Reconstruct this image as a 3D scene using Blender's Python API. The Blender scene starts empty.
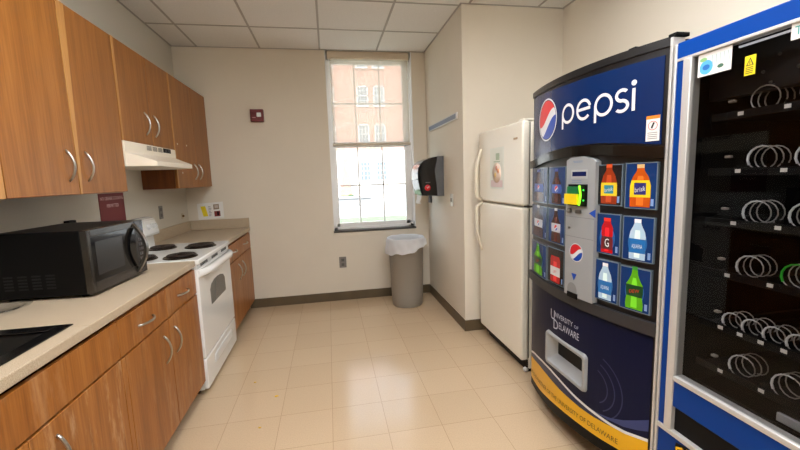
import bpy, bmesh, math, random
from mathutils import Vector, Matrix
R = random.Random(7)
COL = bpy.context.scene.collection
PI = math.pi

# ------------------------------------------------------------------ camera
F_PX = 383.414; YAW, PITCH, ROLL, CAM_H = .1802, .1248, -.0344, 1.4004
cy, sy, cp, sp = math.cos(YAW), math.sin(YAW), math.cos(PITCH), math.sin(PITCH)
fw = Vector((sy*cp, cy*cp, -sp)); rt = Vector((cy, -sy, 0)); up = rt.cross(fw)
cr, sr = math.cos(ROLL), math.sin(ROLL)
r2 = rt*cr + up*sr; u2 = up*cr - rt*sr
cam = bpy.data.cameras.new('camera'); co = bpy.data.objects.new('camera', cam); COL.objects.link(co)
m = Matrix((r2, u2, -fw)).transposed().to_4x4(); m.translation = (0, 0, CAM_H); co.matrix_world = m
cam.sensor_fit = 'HORIZONTAL'; cam.sensor_width = 36; cam.lens = F_PX/800*36; cam.clip_start = .02; cam.clip_end = 300
sc = bpy.context.scene; sc.camera = co
sc.view_settings.view_transform = 'Standard'; sc.view_settings.look = 'None'
sc.view_settings.gamma = 1; sc.view_settings.use_curve_mapping = False
sc.view_settings.exposure = 0.0
sc.cycles.use_denoising = True

# ------------------------------------------------------------------ materials
def lin(c):
    return tuple(((x/255)/12.92 if x/255 <= .04045 else ((x/255+.055)/1.055)**2.4) for x in c)
MATS = {}
def mat(name, rgb, rough=.5, metal=0., spec=.5, emit=None, bump=None, var=None, coat=0):
    if name in MATS: return MATS[name]
    M = bpy.data.materials.new(name); M.use_nodes = True; nt = M.node_tree; b = nt.nodes['Principled BSDF']
    c = lin(rgb); b.inputs['Base Color'].default_value = (*c, 1); b.inputs['Roughness'].default_value = rough
    b.inputs['Metallic'].default_value = metal; b.inputs['Specular IOR Level'].default_value = spec
    b.inputs['Coat Weight'].default_value = coat
    if emit: b.inputs['Emission Color'].default_value = (*lin(emit[0]), 1); b.inputs['Emission Strength'].default_value = emit[1]
    tc = nt.nodes.new('ShaderNodeTexCoord')
    if var:
        n = nt.nodes.new('ShaderNodeTexNoise'); n.inputs['Scale'].default_value = var[0]; n.inputs['Detail'].default_value = 4
        nt.links.new(tc.outputs['Object'], n.inputs['Vector'])
        r = nt.nodes.new('ShaderNodeValToRGB'); r.color_ramp.elements[0].position = .3; r.color_ramp.elements[1].position = .7
        r.color_ramp.elements[0].color = (*[x*(1-var[1]) for x in c], 1); r.color_ramp.elements[1].color = (*[min(1, x*(1+var[1])) for x in c], 1)
        nt.links.new(n.outputs['Fac'], r.inputs['Fac']); nt.links.new(r.outputs['Color'], b.inputs['Base Color'])
    if bump:
        n = nt.nodes.new('ShaderNodeTexNoise'); n.inputs['Scale'].default_value = bump[0]; n.inputs['Detail'].default_value = 3
        nt.links.new(tc.outputs['Object'], n.inputs['Vector'])
        bp = nt.nodes.new('ShaderNodeBump'); bp.inputs['Strength'].default_value = bump[1]; bp.inputs['Distance'].default_value = .002
        nt.links.new(n.outputs['Fac'], bp.inputs['Height']); nt.links.new(bp.outputs['Normal'], b.inputs['Normal'])
    MATS[name] = M; return M

def wood(name, dark, mid, light, worn=0., scale=(22, 22, 1.3)):
    M = bpy.data.materials.new(name); M.use_nodes = True; nt = M.node_tree; b = nt.nodes['Principled BSDF']; L = nt.links.new; N = nt.nodes.new
    tc = N('ShaderNodeTexCoord'); oi = N('ShaderNodeObjectInfo')
    add = N('ShaderNodeVectorMath'); add.operation = 'ADD'
    mul = N('ShaderNodeVectorMath'); mul.operation = 'SCALE'; mul.inputs['Scale'].default_value = 7.3
    cmb = N('ShaderNodeCombineXYZ')
    for k in range(3): L(oi.outputs['Random'], cmb.inputs[k])
    L(cmb.outputs[0], mul.inputs[0]); L(tc.outputs['Object'], add.inputs[0]); L(mul.outputs[0], add.inputs[1])
    mp = N('ShaderNodeMapping'); mp.inputs['Scale'].default_value = scale; L(add.outputs[0], mp.inputs['Vector'])
    n1 = N('ShaderNodeTexNoise'); n1.inputs['Scale'].default_value = 1; n1.inputs['Detail'].default_value = 6; n1.inputs['Distortion'].default_value = .6; L(mp.outputs[0], n1.inputs['Vector'])
    mp2 = N('ShaderNodeMapping'); mp2.inputs['Scale'].default_value = (150, 150, 5); L(add.outputs[0], mp2.inputs['Vector'])
    n2 = N('ShaderNodeTexNoise'); n2.inputs['Scale'].default_value = 1; n2.inputs['Detail'].default_value = 3; L(mp2.outputs[0], n2.inputs['Vector'])
    mx = N('ShaderNodeMath'); mx.operation = 'MULTIPLY_ADD'; mx.inputs[1].default_value = .45; L(n2.outputs['Fac'], mx.inputs[0])
    m3 = N('ShaderNodeMath'); m3.operation = 'MULTIPLY'; m3.inputs[1].default_value = .6; L(n1.outputs['Fac'], m3.inputs[0]); L(m3.outputs[0], mx.inputs[2])
    r = N('ShaderNodeValToRGB'); e = r.color_ramp.elements; e[0].position = .36; e[0].color = (*lin(dark), 1); e[1].position = .68; e[1].color = (*lin(light), 1)
    q = e.new(.52); q.color = (*lin(mid), 1); L(mx.outputs[0], r.inputs['Fac'])
    out = r.outputs['Color']
    if worn:
        mp3 = N('ShaderNodeMapping'); mp3.inputs['Scale'].default_value = (14, 14, 3.2); L(add.outputs[0], mp3.inputs['Vector'])
        n3 = N('ShaderNodeTexNoise'); n3.inputs['Scale'].default_value = 1; n3.inputs['Detail'].default_value = 8; n3.inputs['Roughness'].default_value = .7; L(mp3.outputs[0], n3.inputs['Vector'])
        r3 = N('ShaderNodeValToRGB'); r3.color_ramp.elements[0].position = .52; r3.color_ramp.elements[0].color = (0, 0, 0, 1); r3.color_ramp.elements[1].position = .72; r3.color_ramp.elements[1].color = (worn, worn, worn, 1)
        L(n3.outputs['Fac'], r3.inputs['Fac'])
        mc = N('ShaderNodeMix'); mc.data_type = 'RGBA'; L(r3.outputs['Color'], mc.inputs['Factor']); L(out, mc.inputs['A']); mc.inputs['B'].default_value = (*lin((214, 176, 132)), 1)
        out = mc.outputs['Result']
    L(out, b.inputs['Base Color']); b.inputs['Roughness'].default_value = .38; b.inputs['Specular IOR Level'].default_value = .4
    return M

WALL = mat('wall_paint', (226, 217, 200), .75, spec=.25, bump=(260, .25), var=(3, .015))
WALLW = mat('wall_paint_white', (208, 202, 188), .75, spec=.25, bump=(260, .2))
CEIL = mat('ceiling_tile', (234, 232, 228), .9, spec=.1, bump=(180, .5), var=(90, .03))
TBAR_SHADED = mat('ceiling_bar_shaded', (176, 171, 164), .6)  # bar colour darkened to carry the shadow along the tile edges
BASE = mat('vinyl_base', (96, 82, 60), .45, var=(8, .08))
OAK = wood('oak', (130, 80, 29), (147, 92, 37), (163, 106, 48))
OAKL = wood('oak_lower', (134, 79, 26), (154, 93, 34), (172, 111, 48), worn=.3)
OAKW = wood('oak_worn', (132, 78, 28), (154, 94, 36), (176, 116, 54), worn=.8)
OAKEDGE = wood('oak_edge', (172, 120, 62), (186, 134, 74), (196, 146, 86))
OAKDARK = wood('oak_side', (92, 48, 16), (112, 60, 22), (128, 72, 30))
NICKEL = mat('nickel', (190, 188, 182), .3, 1)
STEEL = mat('steel', (120, 120, 118), .32, 1)
DSTEEL = mat('dark_stainless', (84, 82, 80), .24, 1, bump=(300, .05))
BLACK = mat('black_plastic', (7, 7, 8), .45, spec=.15)
BLACKG = mat('black_gloss', (9, 9, 10), .08)
KICK = mat('kick', (30, 25, 20), .7)
WHITE = mat('white_enamel', (236, 236, 232), .18, coat=.3)
WHITEP = mat('white_plastic', (225, 226, 224), .4)
ALMOND = mat('almond_enamel', (240, 234, 218), .3, bump=(350, .25))
ALMONDS = mat('almond_hood', (242, 232, 212), .35)
GREYP = mat('grey_plastic', (176, 178, 176), .45)
LGREY = mat('light_grey_paint', (158, 161, 162), .45, metal=.15)
ALU = mat('aluminium', (206, 204, 200), .4, .35)
GREYPLATE = mat('grey_plate', (128, 124, 118), .5)
RED = mat('red_plastic', (104, 12, 20), .4)
SIGNRED = mat('sign_red', (112, 12, 22), .5)
CANM = mat('bin_plastic', (150, 143, 132), .5, bump=(120, .15))
PAPER = mat('paper', (236, 234, 228), .8)
COIL = mat('burner_coil', (46, 34, 28), .5, .4)
DRIP = mat('drip_pan', (70, 58, 48), .25, .9)
VINYL = mat('window_vinyl', (248, 248, 246), .4)
VNAVY = mat('vend_navy', (10, 17, 48), .3, spec=.15)
VBLUE = mat('panel_blue', (8, 38, 86), .2, spec=.35)
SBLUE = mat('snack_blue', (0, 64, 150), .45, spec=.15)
SBLUE_SHADED = mat('snack_blue_shaded', (0, 56, 134), .45, spec=.15)  # same blue, darkened: the weaker light on these panels is in the colour
YEL = mat('band_yellow', (228, 172, 0), .35)
SWOOSH = mat('swoosh_blue', (42, 58, 112), .35)
DNAVY = mat('deep_navy', (10, 18, 54), .35)
SEALM = mat('seal_blue', (18, 32, 78), .35)
WTXT = mat('white_print', (222, 225, 228), .4)
DTXT = mat('dark_print', (46, 42, 40), .5)
PRED = mat('globe_red', (214, 30, 40), .3)
PBLUE = mat('globe_blue', (20, 70, 170), .3)
YELST = mat('sticker_yellow', (236, 214, 20), .5)
GREEN = mat('green_print', (30, 150, 60), .4)

def glass(name, tint=(1, 1, 1), ior=1.45, rough=0.):
    M = bpy.data.materials.new(name); M.use_nodes = True; nt = M.node_tree; L = nt.links.new; N = nt.nodes.new
    nt.nodes.remove(nt.nodes['Principled BSDF']); o = nt.nodes['Material Output']
    t = N('ShaderNodeBsdfTransparent'); t.inputs[0].default_value = (*tint, 1)
    g = N('ShaderNodeBsdfGlossy'); g.inputs['Roughness'].default_value = rough
    lw = N('ShaderNodeFresnel'); lw.inputs['IOR'].default_value = ior
    mx = N('ShaderNodeMixShader'); ge = N('ShaderNodeNewGeometry'); sb = N('ShaderNodeMath'); sb.operation = 'SUBTRACT'; sb.inputs[0].default_value = 1; L(ge.outputs['Backfacing'], sb.inputs[1]); mu = N('ShaderNodeMath'); mu.operation = 'MULTIPLY'; L(lw.outputs[0], mu.inputs[0]); L(sb.outputs[0], mu.inputs[1]); L(mu.outputs[0], mx.inputs[0]); L(t.outputs[0], mx.inputs[1]); L(g.outputs[0], mx.inputs[2]); L(mx.outputs[0], o.inputs['Surface'])
    MATS[name] = M; return M
GLASS = glass('window_glass')
VGLASS = glass('vending_glass', (.8, .8, .8), ior=1.3)
CLEAR = glass('clear_plastic', (.9, .91, .92), rough=.05)

def film(name, rgb, trans, transl=.5):
    M = bpy.data.materials.new(name); M.use_nodes = True; nt = M.node_tree; L = nt.links.new; N = nt.nodes.new
    nt.nodes.remove(nt.nodes['Principled BSDF']); o = nt.nodes['Material Output']
    t = N('ShaderNodeBsdfTransparent'); d = N('ShaderNodeBsdfDiffuse'); tl = N('ShaderNodeBsdfTranslucent')
    d.inputs[0].default_value = (*lin(rgb), 1); tl.inputs[0].default_value = (*lin(rgb), 1)
    a = N('ShaderNodeMixShader'); a.inputs[0].default_value = transl; L(d.outputs[0], a.inputs[1]); L(tl.outputs[0], a.inputs[2])
    b = N('ShaderNodeMixShader'); b.inputs[0].default_value = trans; L(a.outputs[0], b.inputs[1]); L(t.outputs[0], b.inputs[2]); L(b.outputs[0], o.inputs['Surface'])
    MATS[name] = M; return M
SHADE = film('shade_mesh', (226, 216, 200), .55)
BAG = film('bag_film', (250, 252, 255), .12, .35)

def floor_mat():
    M = bpy.data.materials.new('vinyl_tile_floor'); M.use_nodes = True; nt = M.node_tree; b = nt.nodes['Principled BSDF']; L = nt.links.new; N = nt.nodes.new
    tc = N('ShaderNodeTexCoord'); mp = N('ShaderNodeMapping'); mp.inputs['Location'].default_value = (.052+.3048*20, -2.2485+.3048*20, 0); L(tc.outputs['Object'], mp.inputs['Vector'])
    br = N('ShaderNodeTexBrick'); br.offset = 0; br.squash = 1
    for k, v in (('Scale', 1), ('Brick Width', .3048), ('Row Height', .3048), ('Mortar Size', .0011), ('Mortar Smooth', .3), ('Bias', 0)): br.inputs[k].default_value = v
    br.inputs['Color1'].default_value = (*lin((206, 181, 149)), 1); br.inputs['Color2'].default_value = (*lin((202, 177, 145)), 1); br.inputs['Mortar'].default_value = (*lin((158, 130, 98)), 1)
    L(mp.outputs[0], br.inputs['Vector'])
    n = N('ShaderNodeTexNoise'); n.inputs['Scale'].default_value = 150; n.inputs['Detail'].default_value = 6; L(tc.outputs['Object'], n.inputs['Vector'])
    r = N('ShaderNodeValToRGB'); r.color_ramp.elements[0].position = .35; r.color_ramp.elements[0].color = (.94, .94, .94, 1); r.color_ramp.elements[1].position = .65; r.color_ramp.elements[1].color = (1.04, 1.03, 1.02, 1); L(n.outputs['Fac'], r.inputs['Fac'])
    mx = N('ShaderNodeMix'); mx.data_type = 'RGBA'; mx.blend_type = 'MULTIPLY'; mx.inputs['Factor'].default_value = 1; L(br.outputs['Color'], mx.inputs['A']); L(r.outputs['Color'], mx.inputs['B'])
    L(mx.outputs['Result'], b.inputs['Base Color'])
    b.inputs['Roughness'].default_value = .16; b.inputs['Specular IOR Level'].default_value = .5
    n2 = N('ShaderNodeTexNoise'); n2.inputs['Scale'].default_value = 5; n2.inputs['Detail'].default_value = 2; L(tc.outputs['Object'], n2.inputs['Vector'])
    mr = N('ShaderNodeMapRange'); mr.inputs['To Min'].default_value = .11; mr.inputs['To Max'].default_value = .19; L(n2.outputs['Fac'], mr.inputs['Value']); L(mr.outputs[0], b.inputs['Roughness'])
    return M
def speck_mat(name, base, speck, scale=420):
    M = bpy.data.materials.new(name); M.use_nodes = True; nt = M.node_tree; b = nt.nodes['Principled BSDF']; L = nt.links.new; N = nt.nodes.new
    tc = N('ShaderNodeTexCoord'); n = N('ShaderNodeTexNoise'); n.inputs['Scale'].default_value = scale; n.inputs['Detail'].default_value = 2; L(tc.outputs['Object'], n.inputs['Vector'])
    r = N('ShaderNodeValToRGB'); r.color_ramp.elements[0].position = .3; r.color_ramp.elements[0].color = (*lin(speck), 1); r.color_ramp.elements[1].position = .58; r.color_ramp.elements[1].color = (*lin(base), 1)
    L(n.outputs['Fac'], r.inputs['Fac']); L(r.outputs['Color'], b.inputs['Base Color']); b.inputs['Roughness'].default_value = .4; b.inputs['Specular IOR Level'].default_value = .35
    return M
LAM = speck_mat('laminate', (196, 179, 153), (158, 138, 112))
def brick_mat():
    M = bpy.data.materials.new('red_brick'); M.use_nodes = True; nt = M.node_tree; b = nt.nodes['Principled BSDF']; L = nt.links.new; N = nt.nodes.new
    tc = N('ShaderNodeTexCoord'); sx = N('ShaderNodeSeparateXYZ'); L(tc.outputs['Object'], sx.inputs[0]); cx = N('ShaderNodeCombineXYZ')
    ad = N('ShaderNodeMath'); ad.operation = 'ADD'; L(sx.outputs['X'], ad.inputs[0]); L(sx.outputs['Y'], ad.inputs[1]); L(ad.outputs[0], cx.inputs['X']); L(sx.outputs['Z'], cx.inputs['Y'])
    br = N('ShaderNodeTexBrick')
    for k, v in (('Scale', 1), ('Brick Width', .22), ('Row Height', .075), ('Mortar Size', .006)): br.inputs[k].default_value = v
    br.inputs['Color1'].default_value = (*lin((196, 146, 126)), 1); br.inputs['Color2'].default_value = (*lin((184, 134, 116)), 1); br.inputs['Mortar'].default_value = (*lin((204, 180, 166)), 1)
    L(cx.outputs[0], br.inputs['Vector']); L(br.outputs['Color'], b.inputs['Base Color']); b.inputs['Roughness'].default_value = .9
    return M
BRICK = brick_mat()
STONE = mat('pale_stone', (228, 226, 220), .9)
PAVE = mat('pale_paving', (214, 212, 206), .9, var=(.6, .04))
GRASS = mat('grass_green', (128, 146, 112), .9, var=(6, .2))
HEDGE = mat('hedge_green', (70, 104, 58), .9, var=(9, .3))
PANEG = mat('far_pane', (116, 126, 132), .2)

# ------------------------------------------------------------------ mesh building
class B:
    def __init__(s): s.bm = bmesh.new(); s.mats = []
    def mi(s, m):
        if m is None: return 0
        if m not in s.mats: s.mats.append(m)
        return s.mats.index(m)
    def box(s, x0, x1, y0, y1, z0, z1, bev=0, m=None, seg=2):
        i = s.mi(m)
        x0, x1 = min(x0, x1), max(x0, x1); y0, y1 = min(y0, y1), max(y0, y1); z0, z1 = min(z0, z1), max(z0, z1)
        v = [s.bm.verts.new(p) for p in ((x0,y0,z0),(x1,y0,z0),(x1,y1,z0),(x0,y1,z0),(x0,y0,z1),(x1,y0,z1),(x1,y1,z1),(x0,y1,z1))]
        fs = [s.bm.faces.new([v[k] for k in q]) for q in ((0,3,2,1),(4,5,6,7),(0,1,5,4),(1,2,6,5),(2,3,7,6),(3,0,4,7))]
        for f in fs: f.material_index = i
        if bev:
            bev = min(bev, .49*min(x1-x0, y1-y0, z1-z0))
            es = list({e for f in fs for e in f.edges})
            g = bmesh.ops.bevel(s.bm, geom=es, offset=bev, segments=seg, profile=.5, affect='EDGES')
            for f in g['faces']: f.material_index = i; f.smooth = True
        return s
    def prism(s, pts, axis, a, b, m=None, bev=0, smooth=False):
        """pts: 2-D outline; axis 'X': (y,z) 'Y': (x,z) 'Z': (x,y); extruded a..b"""
        i = s.mi(m)
        def P(p, t): return {'X': (t, p[0], p[1]), 'Y': (p[0], t, p[1]), 'Z': (p[0], p[1], t)}[axis]
        A = [s.bm.verts.new(P(p, a)) for p in pts]; Bv = [s.bm.verts.new(P(p, b)) for p in pts]
        n = len(pts); fs = [s.bm.faces.new(A), s.bm.faces.new(Bv[::-1])]
        for k in range(n):
            f = s.bm.faces.new((A[k], Bv[k], Bv[(k+1) % n], A[(k+1) % n])); f.smooth = smooth; fs.append(f)
        for f in fs: f.material_index = i
        bmesh.ops.recalc_face_normals(s.bm, faces=fs)
        if bev:
            g = bmesh.ops.bevel(s.bm, geom=list({e for f in fs for e in f.edges}), offset=bev, segments=2, profile=.5, affect='EDGES', clamp_overlap=True)
            for f in g['faces']: f.material_index = i; f.smooth = True
        return s
    def quad(s, pts, m=None):
        f = s.bm.faces.new([s.bm.verts.new(p) for p in pts]); f.material_index = s.mi(m); return s
    def grid(s, rows, m=None, smooth=True, close=False):
        i = s.mi(m); V = [[s.bm.verts.new(p) for p in r] for r in rows]
        for a in range(len(V)-1):
            n = len(V[a])
            for k in range(n if close else n-1):
                f = s.bm.faces.new((V[a][k], V[a][(k+1) % n], V[a+1][(k+1) % n], V[a+1][k])); f.smooth = smooth; f.material_index = i
        return V
    def tube(s, path, r, m=None, n=8, caps=True, flat=1.):
        i = s.mi(m); path = [Vector(p) for p in path]; rows = []
        t0 = (path[1]-path[0]).normalized(); a = Vector((0, 0, 1)) if abs(t0.z) < .9 else Vector((0, 1, 0))
        u = t0.cross(a).normalized()
        for k, p in enumerate(path):
            t = (path[min(k+1, len(path)-1)]-path[max(k-1, 0)]).normalized()
            u = (u-t*u.dot(t)).normalized(); w = t.cross(u)
            rr = r[k] if isinstance(r, (list, tuple)) else r
            rows.append([p+u*(rr*math.cos(2*PI*q/n))+w*(rr*flat*math.sin(2*PI*q/n)) for q in range(n)])
        V = s.grid(rows, m, True, True)
        if caps:
            for q in (V[0][::-1], V[-1]): s.bm.faces.new(q).material_index = i
        return s
    def lathe(s, prof, c, n=32, m=None, axis='Z'):
        rows = []
        for r, h in prof:
            row = []
            for k in range(n):
                a = 2*PI*k/n; p = (r*math.cos(a), r*math.sin(a), h)
                if axis == 'X': p = (p[2], p[0], p[1])
                if axis == 'Y': p = (p[0], p[2], p[1])
                row.append((c[0]+p[0], c[1]+p[1], c[2]+p[2]))
            rows.append(row)
        V = s.grid(rows, m, True, True); i = s.mi(m)
        for q, (r, h) in ((V[0], prof[0]), (V[-1], prof[-1])):
            if r > 1e-5: s.bm.faces.new(q).material_index = i
        return s
    def build(s, name, m=None, parent=None, loc=None, recalc=True):
        if recalc: bmesh.ops.recalc_face_normals(s.bm, faces=s.bm.faces)
        me = bpy.data.meshes.new(name)
        if parent is not None:
            p = parent; L = Vector(p.location)
            while p.parent: p = p.parent; L = L+Vector(p.location)
            bmesh.ops.translate(s.bm, vec=-L, verts=s.bm.verts)
        elif loc is not None:
            bmesh.ops.translate(s.bm, vec=-Vector(loc), verts=s.bm.verts)
        s.bm.to_mesh(me); s.bm.free()
        if s.mats:
            for q in s.mats: me.materials.append(q)
        else: me.materials.append(m)
        o = bpy.data.objects.new(name, me); COL.objects.link(o)
        if parent is not None: o.parent = parent
        elif loc is not None: o.location = loc
        return o

def thing(name, label, cat, loc, group=None):
    o = bpy.data.objects.new(name, None); COL.objects.link(o); o.location = loc; o.empty_display_size = .05
    o['label'] = label; o['category'] = cat
    if group: o['group'] = group
    return o
def tag(o, label, cat, group=None):
    o['label'] = label; o['category'] = cat
    if group: o['group'] = group
    return o
def struct(o): o['kind'] = 'structure'; return o

def text(s, size, font_mat=None):
    """list of polygons (2-D) of a string, left at 0, baseline 0, plus its width"""
    c = bpy.data.curves.new('t', 'FONT'); c.body = s; c.size = size; c.resolution_u = 2
    o = bpy.data.objects.new('t', c); COL.objects.link(o)
    me = bpy.data.meshes.new_from_object(o)
    V = [(v.co.x, v.co.y) for v in me.vertices]; Fs = [list(p.vertices) for p in me.polygons]
    bpy.data.objects.remove(o); bpy.data.meshes.remove(me); bpy.data.curves.remove(c)
    return V, Fs, max([v[0] for v in V] or [0])
def put_text(b, s, size, fn, m, width=None, align='l'):
    V, Fs, w = text(s, size); k = (width/w) if width else 1; i = b.mi(m)
    off = {'l': 0, 'c': -w*k/2, 'r': -w*k}[align]
    vs = [b.bm.verts.new(fn(x*k+off, y)) for x, y in V]
    for f in Fs:
        try: b.bm.faces.new([vs[q] for q in f]).material_index = i
        except ValueError: pass
    return w*k

# ------------------------------------------------------------------ room shell
XL, XB, XR, D, D1, H, Y0 = -1.475, 1.144, 2.0616, 4.384, 3.159, 2.7807, -1.7
WX0, WX1, WZ = .036, .988, .816
struct(B().box(XL-.12, XR+.12, Y0-.12, D+.3, -.12, 0).build('floor', floor_mat()))
cl = struct(B().box(XL-.12, XR+.12, Y0-.12, D+.3, H, H+.12).build('ceiling', CEIL))
g = B(); w = .009
x = -.012-3*.6096
while x < XR:
    if x > XL: g.box(x-w, x+w, Y0, D if x < XB else D1, H-.004, H+.002)
    x += .6096
y = 3.80
while y > Y0:
    g.box(XL, XB if y > D1 else XR, y-w, y+w, H-.0035, H+.002); y -= .6096
g.box(XL, XL+.014, Y0, D, H-.004, H+.002); g.box(XL, XB, D-.014, D, H-.004, H+.002); g.box(XB-.014, XB, D1, D, H-.004, H+.002)
g.box(XB-.014, XR, D1-.014, D1, H-.004, H+.002); g.box(XR-.018, XR, Y0, D1, H-.004, H+.002)
g.build('ceiling_grid', TBAR_SHADED, cl)
struct(B().box(XL-.12, XL, Y0-.12, D+.3, 0, H).build('wall_left', WALLW))
struct(B().box(XR, XR+.12, Y0-.12, D1, 0, H).build('wall_right', WALL))
struct(B().box(XL, XR, Y0-.12, Y0, 0, H).build('wall_front', WALL))
struct(B().box(XL, WX0, D, D+.25, 0, H).box(WX1, XB, D, D+.25, 0, H).box(WX0, WX1, D, D+.25, 0, WZ-.02).build('wall_back', WALL))
struct(B().box(XB, XR+.12, D1, D+.25, 0, H).build('wall_column', WALL))
def base(name, x0, x1, y0, y1): struct(B().box(x0, x1, y0, y1, 0, .102, .003).build(name, BASE))
base('baseboard_back', -.93, XB-.008, D-.008, D); base('baseboard_column', XB-.008, XB, D1-.008, D)
base('baseboard_recess', XB, XR, D1-.008, D1); base('baseboard_right', XR-.008, XR, Y0, D1-.008)
struct(B().box(WX0-.005, WX1+.0, D-.004, D, .745, .80, .002).build('trim_1', WALL))

# window
wn = struct(bpy.data.objects.new('window_1', None)); COL.objects.link(wn); wn.location = ((WX0+WX1)/2, D+.1, WZ)
b = B(); FY0, FY1 = D+.075, D+.17
b.box(WX0, WX0+.05, FY0, FY1, WZ, H, .004).box(WX1-.05, WX1, FY0, FY1, WZ, H, .004).box(WX0, WX1, FY0, FY1, H-.09, H, .004).box(WX0, WX1, FY0, FY1, WZ, WZ+.03, .004)
b.box(WX0-.0005, WX0+.008, D-.002, FY0, WZ, H).box(WX1-.008, WX1+.0005, D-.002, FY0, WZ, H)
b.build('window_frame', VINYL, wn)
def sash(z0, z1, y0, y1, br):
    s = B(); a, c = WX0+.045, WX1-.045
    s.box(a, a+.03, y0, y1, z0, z1, .004).box(c-.045, c, y0, y1, z0, z1, .004).box(a, c, y0, y1, z1-br[1], z1, .004).box(a, c, y0, y1, z0, z0+br[0], .004)
    o = s.build('sash', VINYL, wn); ym = (y0+y1)/2; q = B()
    for t in (.352, .635): q.box(t-.008, t+.008, ym-.008, ym+.008, z0+br[0], z1-br[1], .002)
    zm = (z0+br[0]+z1-br[1])/2; q.box(a+.03, c-.045, ym-.008, ym+.008, zm-.008, zm+.008, .002)
    q.build('muntins', VINYL, o)
    B().box(a+.03, c-.045, ym-.002, ym+.002, z0+br[0], z1-br[1]).build('pane', GLASS, o)
sash(1.765, 2.70, D+.12, D+.155, (.05, .03)); sash(WZ+.03, 1.80, D+.08, D+.115, (.045, .05))
B().box(WX0-.004, WX1+.004, D-.018, D+.09, WZ-.022, WZ, .004, m=mat('dark_sill', (70, 68, 64), .4)).build('window_sill', None, wn)
# roller shade
rs = thing('roller_shade', 'pale translucent roller shade covering the upper half of the window', 'window shade', (.51, D+.04, 2.70))
B().box(.085, .955, D+.043, D+.0445, 1.79, 2.72).build('shade_fabric', SHADE, rs)
B().box(.06, .965, D+.015, D+.07, 2.70, 2.778, .006).build('cassette', mat('shade_box', (214, 200, 178), .6), rs)
B().box(.075, .962, D+.036, D+.05, 1.765, 1.795, .005).build('hem_bar', mat('shade_hem', (206, 194, 174), .6), rs)

# ------------------------------------------------------------------ handles, cabinets
def bow_v(x, y, z0, z1, name, parent, out=.03):
    p = [(x+out*math.sin(PI*t/12)**.8, y, z0+(z1-z0)*t/12) for t in range(13)]
    p = [(x-.002, y, z0)]+p[1:-1]+[(x-.002, y, z1)]
    B().tube(p, .0056, flat=1.0).build(name, NICKEL, parent)
def bow_h(x, z, y0, y1, name, parent, out=.03):
    p = [(x-.002 if t in (0, 12) else x+out*math.sin(PI*t/12)**.8, y0+(y1-y0)*t/12, z) for t in range(13)]
    B().tube(p, .0056).build(name, NICKEL, parent)

UX = -1.209
def upper(label, y0, y1, z0, z1, doors, stile=None):
    t = thing('upper_cabinet', label, 'cabinet', (XL, (y0+y1)/2, z0), 'oak upper cabinets')
    B().box(XL+.001, UX-.02, y0+.001, y1-.001, z0, z1).build('body', OAK, t)
    for (a, c, hy, hz0, hz1) in doors:
        d = B().box(UX-.0195, UX, a+.002, c-.002, z0+.002, z1-.002, .0025).build('door', OAK, t)
        if hy: bow_v(UX, hy, hz0, hz1, 'handle', d)
    if stile:
        for (a, c, a2, c2) in stile:
            B().prism([(a, z0+.002), (c, z0+.002), (c2, z1-.002), (a2, z1-.002)], 'X', UX-.002, UX+.0012).build('edge_strip', OAKEDGE, t)
    return t
upper('oak wall cabinet at the left edge of the photo, left of the two-door cabinet', .84, 1.712, 1.367, 2.286, [(.84, 1.28, 1.21, 1.433, 1.581), (1.28, 1.712, 1.32, 1.433, 1.581)], [(1.672, 1.711, 1.672, 1.711)])
upper('large two-door oak wall cabinet above the microwave with two bow handles', 1.716, 2.628, 1.367, 2.286, [(1.716, 2.166, 2.097, 1.433, 1.581), (2.166, 2.628, 2.245, 1.433, 1.581)], [(2.168, 2.184, 2.168, 2.225)])
upper('short oak wall cabinet directly above the range hood', 2.632, 3.436, 1.678, 2.286, [(2.632, 3.06, 2.968, 1.745, 1.897), (3.06, 3.436, 3.112, 1.745, 1.897)], [(2.634, 2.652, 2.634, 2.66)])
t = upper('oak wall cabinet in the corner against the back wall, right of the hood', 3.442, 4.378, 1.367, 2.286, [(3.44, 3.955, 3.875, 1.439, 1.583), (3.955, 4.378, 4.005, 1.439, 1.583)], [(3.442, 3.466, 3.442, 3.47)])
B().box(XL+.0015, UX-.021, 3.438, 3.4425, 1.368, 1.60).build('side_panel', OAKDARK, t)
for (yy, zz) in ((3.512, 1.733), (3.724, 1.738), (3.567, 1.497)):
    B().lathe([(.0001, .003), (.006, .003), (.007, 0)], (UX, yy, zz), 12, axis='X').build('bumper_dot', WHITEP, t)

LX = -.874   # lower fronts
def yl(v): return v*.987
def lower(label, y0, y1, top=.874):
    t = thing('base_cabinet', label, 'cabinet', (XL, (y0+y1)/2, 0), 'oak base cabinets')
    B().box(XL+.022, LX-.02, y0+.001, y1-.001, .098, top).build('body', OAK, t)
    B().box(XL+.022, LX-.075, y0+.001, y1-.001, 0, .098).build('kick_board', KICK, t)
    return t
def front(t, name, a, c, z0, z1, m):
    return B().box(LX-.0195, LX, a+.0015, c-.0015, z0+.0015, z1-.0015, .002).build(name, m, t)
t = lower('oak sink cabinet at lower left with a scratched and worn door', .72, yl(1.70), .70)
front(t, 'false_front', .72, yl(1.70), .702, .858, OAKL)
d = front(t, 'door', .735, yl(1.195), .098, .696, OAKW); bow_v(LX, yl(1.09), .49, .64, 'handle', d)
d = front(t, 'door', yl(1.195), yl(1.70), .098, .696, OAKW); bow_v(LX, yl(1.302), .49, .64, 'handle', d)
t = lower('oak base cabinet with two drawers under the microwave, beside the range', yl(1.70), 2.609)
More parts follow.
